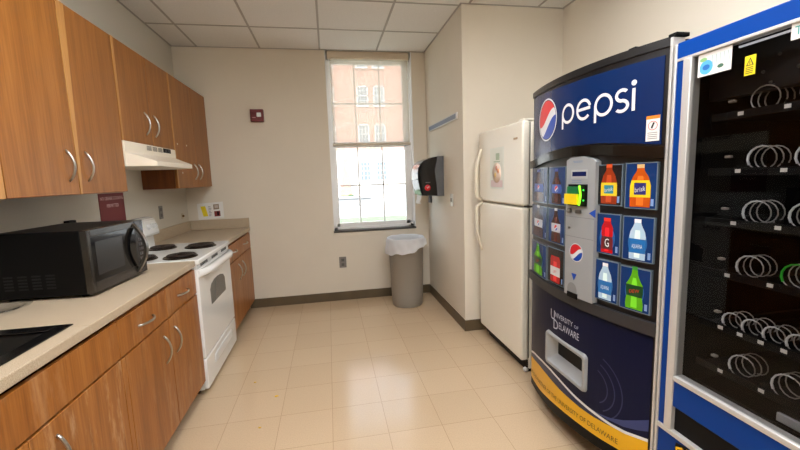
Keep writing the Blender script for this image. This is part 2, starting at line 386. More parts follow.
for (a, c, h0, h1) in ((1.70, 2.178, 1.866, 2.016), (2.178, 2.643, 2.332, 2.485)):
    d = front(t, 'drawer', yl(a), yl(c), .70, .858, OAKL); bow_h(LX, .776, yl(h0), yl(h1), 'handle', d)
d = front(t, 'door', yl(1.735), yl(2.185), .098, .694, OAKL); bow_v(LX, yl(2.107), .482, .63, 'handle', d)
d = front(t, 'door', yl(2.185), 2.609, .098, .694, OAKL); bow_v(LX, yl(2.247), .482, .63, 'handle', d)
front(t, 'stile', yl(1.70), yl(1.735), .098, .694, OAKL)
t = lower('oak base cabinet between the range and the back wall', 3.425, D-.006)
for (a, c, h0, h1) in ((3.43, 3.88, 3.545, 3.71), (3.88, 4.375, 4.01, 4.18)):
    d = front(t, 'drawer', a, c, .70, .858, OAKL); bow_h(LX, .785, h0, h1, 'handle', d)
d = front(t, 'door', 3.43, 3.88, .098, .694, OAKL); bow_v(LX, 3.765, .485, .64, 'handle', d)
d = front(t, 'door', 3.88, 4.375, .098, .694, OAKL); bow_v(LX, 3.925, .485, .64, 'handle', d)

# countertops
CX = -.866; SX0, SX1, SY0, SY1 = -1.385, -.945, .80, 1.495
YC1 = 2.607
t = thing('countertop', 'long beige speckled worktop with the sink and the microwave on it', 'countertop', (XL, 1.4, .876), 'beige laminate worktops')
B().box(XL+.001, CX, .15, SY0, .876, .914, .004).box(XL+.001, CX, SY1, YC1, .876, .914, .004).box(SX1, CX, SY0-.003, SY1+.003, .876, .914, .004).box(XL+.001, SX0, SY0-.003, SY1+.003, .876, .914, .004).build('slab', LAM, t)
B().box(XL+.001, XL+.02, .15, YC1, .9145, 1.016, .003).build('backsplash', LAM, t)
t = thing('countertop', 'short beige speckled worktop in the far corner beyond the range', 'countertop', (XL, 3.9, .876), 'beige laminate worktops')
B().box(XL+.001, CX, 3.425, D-.001, .876, .914, .004).build('slab', LAM, t)
B().box(XL+.001, XL+.02, 3.425, D-.001, .9145, 1.016, .003).box(XL+.02, CX-.002, D-.02, D-.001, .9145, 1.016, .003).build('backsplash', LAM, t)

# sink
SINKM = mat('sink_steel', (58, 58, 58), .25, .9, bump=(200, .05))
t = thing('kitchen_sink', 'dark drop-in steel sink set into the worktop at the left edge', 'sink', ((SX0+SX1)/2, (SY0+SY1)/2, .914))
fl = B(); rx0, rx1, ry0, ry1 = -1.40, -.925, .785, 1.515; ix0, ix1, iy0, iy1 = -1.335, -.972, .835, 1.462
for q in ((rx0, ix0, ry0, ry1), (ix1, rx1, ry0, ry1), (ix0, ix1, ry0, iy0), (ix0, ix1, iy1, ry1)): fl.box(*q, .9145, .9195, .002)
fl.build('rim', SINKM, t)
bs = B(); rows = []
def rrect(x0, x1, y0, y1, r, z, n=6):
    o = []
    for (cx_, cy_, a0) in ((x1-r, y1-r, 0), (x0+r, y1-r, PI/2), (x0+r, y0+r, PI), (x1-r, y0+r, 1.5*PI)):
        for k in range(n+1): a = a0+PI/2*k/n; o.append((cx_+r*math.cos(a), cy_+r*math.sin(a), z))
    return o
V = bs.grid([rrect(ix0-.008, ix1+.008, iy0-.008, iy1+.008, .03, .917), rrect(ix0+.004, ix1-.004, iy0+.004, iy1-.004, .05, .905), rrect(ix0+.015, ix1-.015, iy0+.015, iy1-.015, .06, .78), rrect(ix0+.05, ix1-.05, iy0+.05, iy1-.05, .05, .75)], None, True, True)
bs.bm.faces.new(V[-1]); bs.build('basin', SINKM, t, recalc=False)
B().lathe([(.0001, 0), (.03, 0), (.04, .003), (.042, 0)], ((ix0+ix1)/2, 1.15, .7505), 20).build('drain', STEEL, t)

# clear plastic plate
tag(B().lathe([(.0001, .004), (.07, .004), (.082, .012), (.104, .016), (.106, .018), (.083, .016), (.07, .008), (.0001, .008)], (0, 0, 0), 40).build('plastic_plate', CLEAR, loc=None), 'shallow clear plastic plate lying on the worktop left of the microwave', 'plate').location = (-1.345, 1.775, .9125)

# ------------------------------------------------------------------ microwave
MY0, MY1, MZ0, MZ1, MX = 1.88, 2.345, .928, 1.215, -1.05
t = thing('microwave', 'black countertop microwave with dark steel door frame and long curved handle', 'microwave', (MX, MY0, .914))
mw = t
B().box(-1.435, MX-.03, MY0, MY1, MZ0, MZ1, .004).build('casing', BLACK, t)
for (xx, yy) in ((-1.40, MY0+.04), (-1.40, MY1-.04), (-1.11, MY0+.04), (-1.11, MY1-.04)):
    B().lathe([(.014, 0), (.016, .004), (.014, .015)], (xx, yy, .9145), 14).build('foot', BLACK, t)
fr = B()
fr.box(MX-.03, MX, MY0, MY0+.022, MZ0, MZ1, .003).box(MX-.03, MX, MY0+.022, 2.255, MZ1-.032, MZ1, .003).box(MX-.03, MX, MY0+.022, 2.255, MZ0, MZ0+.05, .003)
d = fr.build('door', DSTEEL, t)
B().box(MX-.025, MX-.003, MY0+.02, 2.255, MZ0+.048, MZ1-.03).build('door_glass', BLACKG, d)
B().box(MX-.0035, MX-.002, MY0+.05, 2.14, MZ0+.075, MZ1-.06, .0).build('mesh_screen', mat('screen_grey', (38, 38, 38), .25), d)
B().box(MX-.03, MX-.002, 2.257, MY1, MZ0, MZ1, .003).build('control_panel', mat('mw_panel', (52, 50, 50), .22, .6), t)
hp = [(MX-.004+.05*math.sin(PI*k/16)**.9, 2.25+.012*math.sin(PI*k/16), MZ0+.012+(MZ1-MZ0-.024)*k/16) for k in range(17)]
hb = B(); rows = []
for (x_, y_, z_) in hp: rows.append([(x_+.006, y_-.012, z_), (x_+.006, y_+.012, z_), (x_-.008, y_+.012, z_), (x_-.008, y_-.012, z_)])
V = hb.grid(rows, None, False, True); hb.bm.faces.new(V[0]); hb.bm.faces.new(V[-1])
hb.build('handle', mat('mw_handle', (130, 128, 124), .28, 1), d)
cr_ = B(); rows = []
for k in range(13):
    a = PI*k/12; z_ = MZ0+.02+(MZ1-MZ0-.04)*k/12; rows.append([(MX-.001, 2.255-.06*math.sin(a)**.8, z_), (MX-.001, 2.256, z_)])
cr_.grid(rows, None, False).bm if False else cr_.grid(rows, None, False)
cr_.build('handle_recess', BLACKG, d)
vt = B()
for k in range(4):
    for q in range(5): vt.box(-1.40+k*.055, -1.40+k*.055+.036, MY0-.0008, MY0+.001, .965+q*.014, .965+q*.014+.007)
vt.build('side_vents', mat('vent_black', (5, 5, 5), .8), t)
B().box(MX-.0025, MX-.0012, 2.285, 2.335, 1.155, 1.185).build('display', mat('mw_display', (24, 30, 62), .2), t)
bb = B()
for r_ in range(5):
    for c_ in range(3): bb.box(MX-.0025, MX-.0008, 2.283+c_*.019, 2.297+c_*.019, 1.0+r_*.026, 1.016+r_*.026)
bb.build('keypad', mat('mw_keys', (80, 78, 78), .4), t)
mw.rotation_euler.z = math.radians(-3.0)

# ------------------------------------------------------------------ range
RY0, RY1, RX = 2.612, 3.412, -.858
t = thing('electric_range', 'white electric coil range with oven standing between the base cabinets', 'range', (-1.15, 3.0, 0))
B().box(-1.455, RX-.03, RY0, RY1, .03, .884, .003).build('body', WHITE, t)
B().box(-1.40, RX-.07, RY0+.02, RY1-.02, 0, .03).build('plinth', KICK, t)
B().box(-1.455, RX+.012, RY0-.002, RY1+.002, .884, .917, .008).build('cooktop', WHITE, t)
od = B().box(RX-.03, RX, RY0, RY1, .25, .85, .008).build('oven_door', WHITE, t)
pts = [(2.83, .548), (2.822, .685), (2.86, .72), (2.95, .735), (3.10, .728), (3.185, .702), (3.215, .672), (3.215, .56), (3.205, .552)]
B().prism([(2.83, .55), (2.826, .66), (2.86, .692), (2.93, .708), (3.02, .712), (3.10, .706), (3.17, .69), (3.205, .66), (3.21, .56), (3.20, .55)], 'X', RX-.002, RX+.002, bev=.0015).build('oven_window', mat('oven_glass', (92, 92, 88), .1), od)
vb = B()
B().box(RX-.03, RX-.004, RY0+.006, RY1-.006, .852, .883).build('vent_panel', WHITE, t)
for k in range(3):
    vb = B()
    for q in range(6): vb.box(RX-.006, RX-.003, RY0+.08+k*.25+q*.026, RY0+.08+k*.25+q*.026+.018, .858, .878)
    vb.build('vent_slots', BLACK, t)
hb = B(); n = 16; rows = []
for k in range(n+1):
    yy = RY0+.005+(RY1-RY0-.01)*k/n; o_ = .05*(1-abs(2*k/n-1)**6)
    rows.append([(RX-.003+o_, yy, .848), (RX+.012+o_, yy, .838), (RX+.012+o_, yy, .808), (RX-.003+o_, yy, .798), (RX-.012+o_*.5, yy, .80), (RX-.012+o_*.5, yy, .846)])
V = hb.grid(rows, None, True, True); hb.bm.faces.new(V[0]); hb.bm.faces.new(V[-1]); hb.build('oven_handle', WHITE, od)
dr = B().box(RX-.03, RX, RY0, RY1, .035, .243, .008).build('storage_drawer', WHITE, t)
B().box(RX-.004, RX+.006, 2.79, 3.26, .135, .20, .0055).build('drawer_pull', WHITEP, dr)
# backguard
bg = B().prism([(-1.455, .915), (-1.40, .915), (-1.405, 1.01), (-1.36, 1.015), (-1.355, 1.03), (-1.385, 1.135), (-1.395, 1.148), (-1.42, 1.155), (-1.455, 1.155)], 'Y', RY0+.01, RY1-.045, bev=.004).build('backguard', WHITE, t)
for yy in (2.70, 2.79, 3.21, 3.30):
    z_ = 1.085; x_ = -1.371
    kb = B().lathe([(.024, 0), (.024, .004), (.019, .008), (.017, .022), (.0001, .024)], (0, 0, 0), 20, axis='X'); kb.box(.02, .03, -.004, .004, -.016, .016, .002)
    bmesh.ops.rotate(kb.bm, cent=(0, 0, 0), matrix=Matrix.Rotation(-.26, 3, 'Y'), verts=kb.bm.verts)
    bmesh.ops.translate(kb.bm, vec=(x_, yy, z_), verts=kb.bm.verts)
    kb.build('knob', WHITEP, bg)
B().prism([(2.93, 1.07), (3.13, 1.07), (3.13, 1.14), (2.93, 1.14)], 'X', -1.40, -1.372).bm.free()
for (bx, by, br_) in ((-1.0, 2.755, .092), (-1.0, 3.17, .098), (-1.275, 3.18, .086), (-1.24, 2.75, .086)):
    o = B().lathe([(br_*.2, .0015), (br_*.85, .002), (br_*1.02, .006), (br_*1.1, .007), (br_*1.13, .003), (br_*1.14, 0)], (bx, by, .917), 32).build('drip_pan', DRIP, t)
    p = []
    for k in range(0, 150): a = 2*PI*k/28; rr = br_*(.18+.8*k/150); p.append((bx+rr*math.cos(a), by+rr*math.sin(a), .932))
    B().tube(p, .0062, n=6).build('burner_coil', COIL, o)

# ------------------------------------------------------------------ hood
t = thing('range_hood', 'almond range hood mounted under the short cabinet above the range', 'range hood', (XL, 3.03, 1.52))
hx = -1.203
b = B().box(XL+.001, hx, 2.634, 3.437, 1.60, 1.6775, .002)
lx = -1.05
A = [(hx-.002, 2.636, 1.610), (lx, 2.680, 1.552), (lx, 2.680, 1.522), (hx-.002, 2.640, 1.522)]
Cc = [(hx-.002, 3.436, 1.610), (lx, 3.318, 1.552), (lx, 3.318, 1.522), (hx-.002, 3.436, 1.522)]
va = [b.bm.verts.new(p) for p in A]; vc = [b.bm.verts.new(p) for p in Cc]
b.bm.faces.new(va); b.bm.faces.new(vc)
for k in range(4): b.bm.faces.new((va[k], va[(k+1) % 4], vc[(k+1) % 4], vc[k]))
b.box(XL+.001, hx, 2.636, 3.436, 1.522, 1.602)
b.build('hood_body', ALMONDS, t)
vb = B()
for k in range(3):
    for q in range(5): vb.box(hx-.002, hx+.0012, 2.925+k*.09+.008, 2.925+k*.09+.078, 1.641+q*.0062, 1.641+q*.0062+.0035)
vb.build('louvres', mat('louvre_grey', (96, 92, 84), .6), t)
sw = B().box(hx-.002, hx+.002, 3.20, 3.338, 1.642, 1.674, .001).build('switch_plate', BLACK, t)
for y_ in (3.22, 3.28): B().box(hx+.001, hx+.005, y_, y_+.035, 1.65, 1.667, .001).build('rocker_switch', mat('rocker', (36, 36, 36), .4), sw)

# ------------------------------------------------------------------ left wall things
t = thing('wall_sign', 'dark red sign with white lettering on the wall behind the microwave', 'sign', (XL, 2.97, 1.10))
B().box(XL+.0005, XL+.004, 2.81, 3.122, 1.10, 1.357, .001).build('panel', SIGNRED, t)
b = B(); put_text(b, 'NO GREASE COOKING', .032, lambda u, v: (XL+.0045, 2.966+u, 1.312+v), mat('sign_text', (236, 206, 206), .6), width=.285, align='c'); b.build('lettering', None, t); b = B()
put_text(b, 'PERMITTED', .032, lambda u, v: (XL+.0045, 2.966+u, 1.262+v), mat('sign_text', (236, 206, 206), .6), width=.15, align='c')
b.build('lettering', None, t)
def outlet_x(label, y, z, x=XL, w=.036, h=.058, s=1):
    t = thing('wall_outlet', label, 'outlet', (x, y, z-h))
    B().box(x+.0005, x+.006, y-w, y+w, z-h, z+h, .002).build('cover_plate', GREYPLATE, t)
    for dz in (-.025, .025): B().box(x+.005, x+.008, y-.016, y+.016, z+dz-.014, z+dz+.014, .003).build('socket', mat('socket', (92, 90, 86), .5), t)
outlet_x('grey outlet plate on the left wall above the far worktop', 3.722, 1.16)
pl = tag(B().box(XL+.0005, XL+.03, 2.45, 2.515, 1.15, 1.218, .004).build('power_plug', BLACK), 'black plug on the wall just behind the top of the microwave', 'plug')
t = thing('cable_jack', 'tiny brass cable jack on the left wall near the corner', 'wall jack', (XL, 4.215, 1.06))
B().box(XL+.0005, XL+.005, 4.19, 4.24, 1.055, 1.11, .002).build('plate', mat('jack_plate', (196, 182, 156), .6), t)
B().lathe([(.012, 0), (.012, .01), (.006, .016), (.0001, .016)], (XL+.005, 4.215, 1.082), 14, axis='X').build('connector', mat('brass', (120, 92, 50), .4, .8), t)

# back wall things
t = thing('notice_sheet', 'white paper notice with yellow sticker and two photos taped above the corner worktop', 'notice', (-1.25, D, 1.018))
def nb(u, v, o=0):  # u to the right, v up in the tilted sheet
    a = .045; return (-1.376+u*math.cos(a)-v*math.sin(a)*.2, D-.001-o, 1.018+u*math.sin(a)*1.2+v)
def nquad(b, u0, u1, v0, v1, o, m, sh=0): b.quad([nb(u0+sh, v0, o), nb(u1+sh, v0, o), nb(u1, v1, o), nb(u0, v1, o)], m)
b = B(); nquad(b, 0, .258, 0, .172, .0004, PAPER); nquad(b, 0, .258, 0, .172, .0, PAPER); b.build('sheet', None, t)
b = B(); nquad(b, .03, .078, .03, .14, .0009, YELST, .022); b.build('sticker', None, t)
b = B(); 
for k in range(7): nquad(b, .105+.004*(k % 2), .13+.004*(k % 3), .03+k*.016, .036+k*.016, .0009, mat('grey_print', (140, 130, 128), .7))
b.build('text_lines', None, t)
b = B(); nquad(b, .158, .215, .095, .15, .0009, mat('photo_tan', (150, 130, 110), .5)); nquad(b, .17, .205, .11, .14, .0012, mat('photo_pale', (196, 182, 166), .5)); b.build('tan_photo', None, t)
b = B(); nquad(b, .162, .222, .02, .078, .0009, mat('photo_red', (130, 40, 34), .5)); nquad(b, .19, .208, .03, .07, .0012, BLACK); b.build('red_photo', None, t)
t = thing('fire_alarm', 'square red fire alarm strobe high on the back wall', 'fire alarm', (-.698, D, 2.03))
B().box(-.763, -.632, D-.05, D-.0005, 2.03, 2.155, .004).build('housing', RED, t)
B().box(-.698, -.652, D-.062, D-.05, 2.075, 2.12, .006).build('strobe', mat('strobe_lens', (230, 234, 236), .15), t)
B().box(-.745, -.71, D-.0515, D-.0495, 2.066, 2.074).build('lettering_strip', mat('alarm_text', (200, 150, 150), .5), t)
B().lathe([(.0001, .002), (.008, .002), (.008, 0)], (-.735, D-.05, 2.112), 12, axis='Y').build('sounder_hole', BLACK, t)
t = thing('wall_outlet', 'grey outlet plate low on the back wall under the window', 'outlet', (.115, D, .385))
B().box(.075, .155, D-.006, D-.0005, .385, .512, .002).build('cover_plate', GREYPLATE, t)
for z_ in (.405, .458): B().box(.098, .132, D-.008, D-.005, z_, z_+.033, .003).build('socket', mat('socket', (92, 90, 86), .5), t)

# ------------------------------------------------------------------ bin with bag
cx_, cy_ = .795, 4.05
t = tag(B().lathe([(.0001, .006), (.15, .006), (.158, 0), (.166, .012), (.172, .1), (.190, .70), (.199, .705), (.201, .735), (.196, .742), (.188, .738), (.182, .69), (.163, .03), (.0001, .02)], (cx_, cy_, 0), 48).build('trash_can', CANM, loc=(cx_, cy_, 0)), 'tall round grey trash can standing under the right side of the window', 'trash can')
b = B(); n = 64; rows = [[] for _ in range(15)]; bag_rows = rows
for k in range(n):
    a = 2*PI*k/n; ca, sa = math.cos(a), math.sin(a)
    zl = .585+.115*(.5+.5*math.cos(a-.52))+.008*math.sin(5*a)+.006*math.sin(11*a+1)
    wv = lambda z_: .0045*math.sin(13*a+z_*30)+.0035*math.sin(23*a+2-z_*40)
    prof = [(.02, .38), (.15, .42), (.165, .56), (.176, .70), (.188, .748), (.199, .753), (.2065, .742), (.208, .733)]
    for j in range(7): tt = (j+1)/7; prof.append((.209+.016*tt*(1 if ca < .3 else .7)+.003*math.sin(tt*6+3*a), .733+(zl-.733)*tt))
    for j, (r_, z_) in enumerate(prof):
        f = 0 if 3 <= j <= 7 else 1
        rr = r_+f*wv(z_)*(.7 if j > 7 else .5)*(1 if j < 8 else 1)
        if j > 7: rr = max(rr, .2065)+(.012*(j-7)/7*max(0, math.cos(a-.1)))
        rows[j].append((cx_+rr*ca, cy_+rr*sa, z_+.002*math.sin(9*a)*(1 if 3 < j < 7 else 0)))
V = b.grid(rows, None, True, True); b.bm.faces.new(V[0])
tag(b.build('trash_bag', BAG, loc=(cx_, cy_, .5), recalc=False), 'white translucent bin liner folded over the rim of the trash can', 'trash bag')

# ------------------------------------------------------------------ column things
t = thing('paper_towel_dispenser', 'black and grey paper towel dispenser with red dot beside the window', 'towel dispenser', (XB, 3.87, 1.19))
PY0, PY1 = 3.725, 4.02
DG = mat('smoke_grey', (92, 94, 96), .35)
B().prism([(1.1435, 1.195), (1.073, 1.195), (1.068, 1.30), (1.055, 1.40), (1.050, 1.46), (1.068, 1.53), (1.082, 1.592), (1.1435, 1.594)], 'Y', PY0, PY1, bev=.004).build('back_housing', DG, t)
cv = [(1.064, 1.198), (.884, 1.207), (.868, 1.26), (.845, 1.37), (.845, 1.43), (.852, 1.478), (.875, 1.52), (.92, 1.553), (.99, 1.578), (1.072, 1.59), (1.058, 1.53), (1.038, 1.46), (1.043, 1.40), (1.058, 1.30)]
cv = [(1.144-(1.144-q)*.90, w_) for q, w_ in cv]
B().prism(cv, 'Y', PY0+.001, PY1-.001, bev=.006, smooth=False).build('cover', mat('smoke_black', (14, 14, 15), .12), t)
b = B().lathe([(.0001, -.0018), (.03, -.0018), (.031, 0)], (.972, PY0+.0005, 1.283), 24, axis='Y'); b.build('red_dot', mat('dot_red', (200, 20, 30), .4), t)
b = B(); b.box(.962, .982, PY0-.0025, PY0-.001, 1.286, 1.29).box(.969, .973, PY0-.0025, PY0-.001, 1.272, 1.29).box(.983, .987, PY0-.0025, PY0-.001, 1.278, 1.30).build('dot_mark', WTXT, t)
b = B(); b.box(.952, 1.0, PY0-.0012, PY0+.001, 1.332, 1.338).build('caption_strip', mat('caption_grey', (150, 150, 150), .5), t)
b = B(); V = b.grid([[(.92, 3.78, 1.215), (.92, 3.97, 1.215)], [(.915, 3.78, 1.17), (.913, 3.97, 1.165)], [(.905, 3.79, 1.14), (.90, 3.97, 1.125)], [(.92, 3.80, 1.118), (.915, 3.965, 1.11)]])
b.build('paper_towel', PAPER, t)
t = thing('wall_rail', 'slim grey blue tack rail on the side wall above the towel dispenser', 'rail', (XB, 3.75, 1.89))
B().box(XB-.012, XB-.0005, 3.285, 4.22, 1.885, 1.945, .003).build('frame', ALU, t)
B().box(XB-.0135, XB-.011, 3.31, 4.215, 1.895, 1.935, .001).build('strip', mat('rail_blue', (112, 122, 140), .5), t)
t = thing('switch_plate', 'small steel plate on the side wall right of the towel dispenser', 'wall plate', (XB, 3.478, 1.11))
B().box(XB-.008, XB-.0005, 3.44, 3.515, 1.11, 1.225, .002).build('cover_plate', mat('plate_steel', (186, 182, 174), .35, .5), t)
B().box(XB-.016, XB-.007, 3.468, 3.488, 1.15, 1.185, .002).build('toggle', mat('toggle', (120, 116, 110), .5), t)
tag(B().box(XB-.03, XB-.0005, 4.20, 4.25, 1.10, 1.175, .004).build('wall_bracket', mat('bracket_grey', (104, 108, 114), .5)), 'small grey bracket on the side wall below the towel dispenser', 'bracket')

# ------------------------------------------------------------------ fridge
FX, FY0, FY1 = 1.25, 2.34, 3.072
t = thing('refrigerator', 'cream two-door refrigerator standing between the column and the drink machine', 'refrigerator', (1.6, 2.7, 0))
B().box(1.313, 2.03, FY0+.008, FY1-.004, .03, 1.725, .006).build('cabinet', ALMOND, t)
B().box(1.318, 1.9, FY0+.03, FY1-.03, 0, .03).build('base', KICK, t)
gr = B()
for k in range(4): gr.box(1.30, 1.315, FY0+.02, FY1-.02, .036+k*.014, .036+k*.014+.009)
gr.build('base_grille', KICK, t)
def fdoor(z0, z1):
    d = B().box(FX, 1.305, FY0, FY1, z0, z1, .014, seg=4).build('door', ALMOND, t)
    B().box(1.304, 1.314, FY0+.012, FY1-.012, z0+.01, z1-.01).build('gasket', mat('gasket', (120, 116, 106), .6), d); return d
d1 = fdoor(1.182, 1.736); d2 = fdoor(.10, 1.168)
def fh(z0, z1, d, top):
    p = []
    for k in range(13):
        s_ = k/12; z_ = z0+(z1-z0)*s_
        o_ = .05*(min(1, s_*4)**.5 if True else 1)*(min(1, (1-s_)*8)**.5)
        if not top: o_ = .05*(min(1, (1-s_)*4)**.5)*(min(1, s_*2)**.6) if False else .05*(min(1, s_*2.2)**.7)*(min(1, (1-s_)*10)**.5)
        else: o_ = .05*(min(1, (1-s_)*2.6)**.7)*(min(1, s_*10)**.5)
        p.append((FX-o_+.003, FY1-.055, z_))
    B().tube(p, .011, n=10, flat=1.4).build('door_handle', mat('almond_handle', (222, 212, 190), .35), d)
fh(1.185, 1.60, d1, True); fh(.77, 1.165, d2, False)
B().box(1.27, 1.36, FY0+.02, FY0+.09, 1.737, 1.75, .004).build('hinge_cover', ALMOND, t)
B().box(1.29, 1.36, FY0+.004, FY0+.05, 1.1685, 1.1815, .002).build('middle_hinge', mat('hinge_dark', (70, 66, 60), .4, .6), t)
B().box(FX-.0015, FX+.001, 2.405, 2.462, 1.622, 1.636, .0006).build('badge', mat('badge', (186, 160, 124), .35, .6), d1)
b = B().lathe([(.0001, -.012), (.014, -.012), (.018, -.006), (.018, .006), (.014, .012), (.0001, .012)], (1.30, FY0+.03, .0185), 16, axis='Y'); b.build('caster', WHITEP, t)
t = thing('notice_sheet', 'pale printed sheet stuck on the freezer door of the refrigerator', 'notice', (FX, 2.725, 1.285))
b = B(); b.box(FX-.0012, FX-.0002, 2.607, 2.845, 1.285, 1.592); b.build('sheet', mat('notice_paper', (232, 234, 222), .6), t)
b = B(); b.lathe([(.0001, -.001), (.075, -.001), (.075, 0)], (FX-.0012, 2.725, 1.405), 24, axis='X'); b.build('round_picture', mat('peach_print', (238, 216, 198), .6), t)
b = B(); b.box(FX-.002, FX-.0012, 2.63, 2.83, 1.30, 1.35); b.build('pink_block', mat('pink_print', (226, 206, 204), .6), t)
b = B(); b.box(FX-.002, FX-.0012, 2.68, 2.74, 1.50, 1.55); b.box(FX-.002, FX-.0012, 2.67, 2.78, 1.485, 1.492); b.build('green_mark', mat('sage_print', (170, 186, 158), .6), t)
for (u, v, c) in ((2.70, 1.42, (240, 170, 120)), (2.75, 1.39, (236, 200, 120)), (2.73, 1.44, (222, 150, 130))):
    B().lathe([(.0001, -.0008), (.018, -.0008), (.018, 0)], (FX-.0022, u, v), 12, axis='X').build('fruit_spot', mat('spot_%d' % c[1], c, .6), t)

# ------------------------------------------------------------------ drink vending machine (curved front)
AY, AS, AW = 1.665, .07, .445
VY0, VY1 = 1.197, 2.112
def arc(Y): return 1.2-AS*(1-((Y-AY)/AW)**2)
def PA(Y, z, o=0.):   # point on the curved front, o metres outwards
    s = 2*AS*(Y-AY)/AW**2; n = math.hypot(1, s); return (arc(Y)-o/n, Y+o*s/n, z)
def fz(f): return f if callable(f) else (lambda Y, f=f: f)
def slab(b, y0, y1, z0, z1, o0, o1, n=14, m=None):
    z0, z1 = fz(z0), fz(z1); rows = []
    for k in range(n+1):
        Y = y0+(y1-y0)*k/n; rows.append([PA(Y, z0(Y), o0), PA(Y, z0(Y), o1), PA(Y, z1(Y), o1), PA(Y, z1(Y), o0)])
    V = b.grid(rows, m, False, True); i = b.mi(m)
    for q in (V[0], V[-1]): b.bm.faces.new(q).material_index = i
    return b
def strip(b, y0, y1, z0, z1, o, n=10, m=None):
    z0, z1 = fz(z0), fz(z1)
    b.grid([[PA(y0+(y1-y0)*k/n, z0(y0+(y1-y0)*k/n), o), PA(y0+(y1-y0)*k/n, z1(y0+(y1-y0)*k/n), o)] for k in range(n+1)], m, False); return b
def interp(pts):
    pts = sorted(pts)
    def f(Y):
        if Y <= pts[0][0]: return pts[0][1]
        for (a, za), (c, zc) in zip(pts, pts[1:]):
            if Y <= c:
                s = (Y-a)/(c-a); s_ = s; return za+(zc-za)*s_
        return pts[-1][1]
    return f
vm = thing('drink_vending_machine', 'tall curved front drink vending machine in navy and black with a yellow band', 'vending machine', (1.6, 1.65, 0))
B().box(1.205, 2.03, VY0, VY1, .155, 1.845, .004).build('cabinet', mat('vend_black', (22, 22, 24), .4), vm)
b = B(); rows = []
for k in range(15):
    Y = VY0+.03+(VY1-VY0-.06)*k/14; xx = 1.31
    rows.append([(xx, Y, 0), (xx, Y, .156), (1.9, Y, .156), (1.9, Y, 0)])
V = b.grid(rows, None, False, True); b.bm.faces.new(V[0]); b.bm.faces.new(V[-1]); b.build('plinth', BLACK, vm)
# door shell: black all over, panels laid on it
VB = mat('vend_door_black', (20, 20, 21), .35)
dbot = interp([(2.112, .078), (1.96, .090), (1.8, .102), (1.64, .118), (1.41, .14), (1.2, .155)])
HY0, HY1, HZ0, HZ1 = 1.530, 1.815, .385, .528
def holed(b, y0, y1, z0, z1, o0, o1):
    slab(b, y0, y1, z0, HZ0, o0, o1, 28); slab(b, y0, y1, HZ1, z1, o0, o1, 28); slab(b, y0, HY0, HZ0, HZ1, o0, o1, 10); return slab(b, HY1, y1, HZ0, HZ1, o0, o1, 10)
door = holed(B(), VY0, VY1, dbot, 1.85, -.07, 0).build('door', VB, vm)
bt = interp([(2.058, 1.472), (1.846, 1.502), (1.661, 1.517), (1.473, 1.514), (1.336, 1.501), (1.23, 1.486)])
bp_ = interp([(2.07, 1.815), (1.67, 1.802), (1.22, 1.795)])
slab(B(), 1.222, 2.078, bt, bp_, 0, .004, 24).build('header_panel', VBLUE, door)
sign = door
# ledge under the header
lz = lambda Y: bt(Y)-.008
slab(B(), VY0+.004, VY1-.004, lambda Y: bt(Y)-.05, lz, 0, .022, 24).build('ledge', mat('ledge_black', (14, 14, 14), .15), door)
slab(B(), VY0, VY1, 1.822, 1.852, 0, .006, 24).build('top_trim', VB, door)
# globe
def globe(b, gy, gz, r, o, ring=True, fn=None):
    if ring:
        rows = []
        for k in range(41):
            a = 2*PI*k/40; rows.append([PA(gy-r*math.cos(a), gz+r*math.sin(a), o), PA(gy-r*.93*math.cos(a), gz+r*.93*math.sin(a), o)])
        b.grid(rows, WTXT, False)
    q = r*.90; n = 24
    w1 = lambda u: .30*u+.10+.22*math.sin(u*2.6)      # red / white edge
    w2 = lambda u: -.42+.30*u+.30*math.sin(u*2.2-.2)  # white / blue edge
    U = [-math.cos(PI*k/n) for k in range(n+1)]
    def band(lo, hi, m):
        rows = []
        for u in U:
            c = math.sqrt(max(0, 1-u*u)); l = min(c, max(-c, lo(u))); h = min(c, max(-c, hi(u))); rows.append([PA(gy-u*q, gz+l*q, o), PA(gy-u*q, gz+max(h, l)*q, o)])
        b.grid(rows, m, False)
    band(w1, lambda u: 2, PRED); band(w2, w1, WTXT); band(lambda u: -2, w2, PBLUE)
b = B(); globe(b, 1.878, 1.668, .108, .0052); b.build('globe_logo', None, door)
# lettering drawn as round strokes: stroke s wide, u to the right
b = B(); UW = .0128
def ring(u0, v0, ru, rv, a0, a1, n=28):
    rows = []
    for k in range(n+1):
        a = math.radians(a0+(a1-a0)*k/n); c, s_ = math.cos(a), math.sin(a)
        rows.append([PA(1.73-(u0+(ru+e)*c), 1.60+v0+(rv+e)*s_, .0056) for e in (-UW/2, UW/2)])
    b.grid(rows, WTXT, False)
def bar(u0, v0, u1, v1, wd=UW):
    dx, dv = u1-u0, v1-v0; l = math.hypot(dx, dv); nx, nv = -dv/l*wd/2, dx/l*wd/2
    b.quad([PA(1.73-u, 1.60+v, .0056) for u, v in ((u0+nx, v0+nv), (u1+nx, v1+nv), (u1-nx, v1-nv), (u0-nx, v0-nv))], WTXT)
rv = .040; vc = .068
ring(.055, vc, .040, rv, 0, 360); bar(.0145, 0, .0145, vc+.004)
ring(.163, vc, .040, rv, 18, 318); bar(.122, vc, .203, vc+.004, .013)
ring(.272, vc, .040, rv, 0, 360); bar(.2315, 0, .2315, vc+.004)
ring(.358, vc+.020, .024, .0205, 40, 268, 18); ring(.356, vc-.020, .026, .0205, 88, -140, 18)
bar(.405, vc-.046, .405, vc+.038)
rows = []
for k in range(13):
    a = PI*k/12; u = .405-.0105*math.cos(a); h = .0105*math.sin(a); rows.append([PA(1.73-u, 1.60+vc+.058-h, .0056), PA(1.73-u, 1.60+vc+.058+h, .0056)])
b.grid(rows, WTXT, False); b.build('header_lettering', None, door)
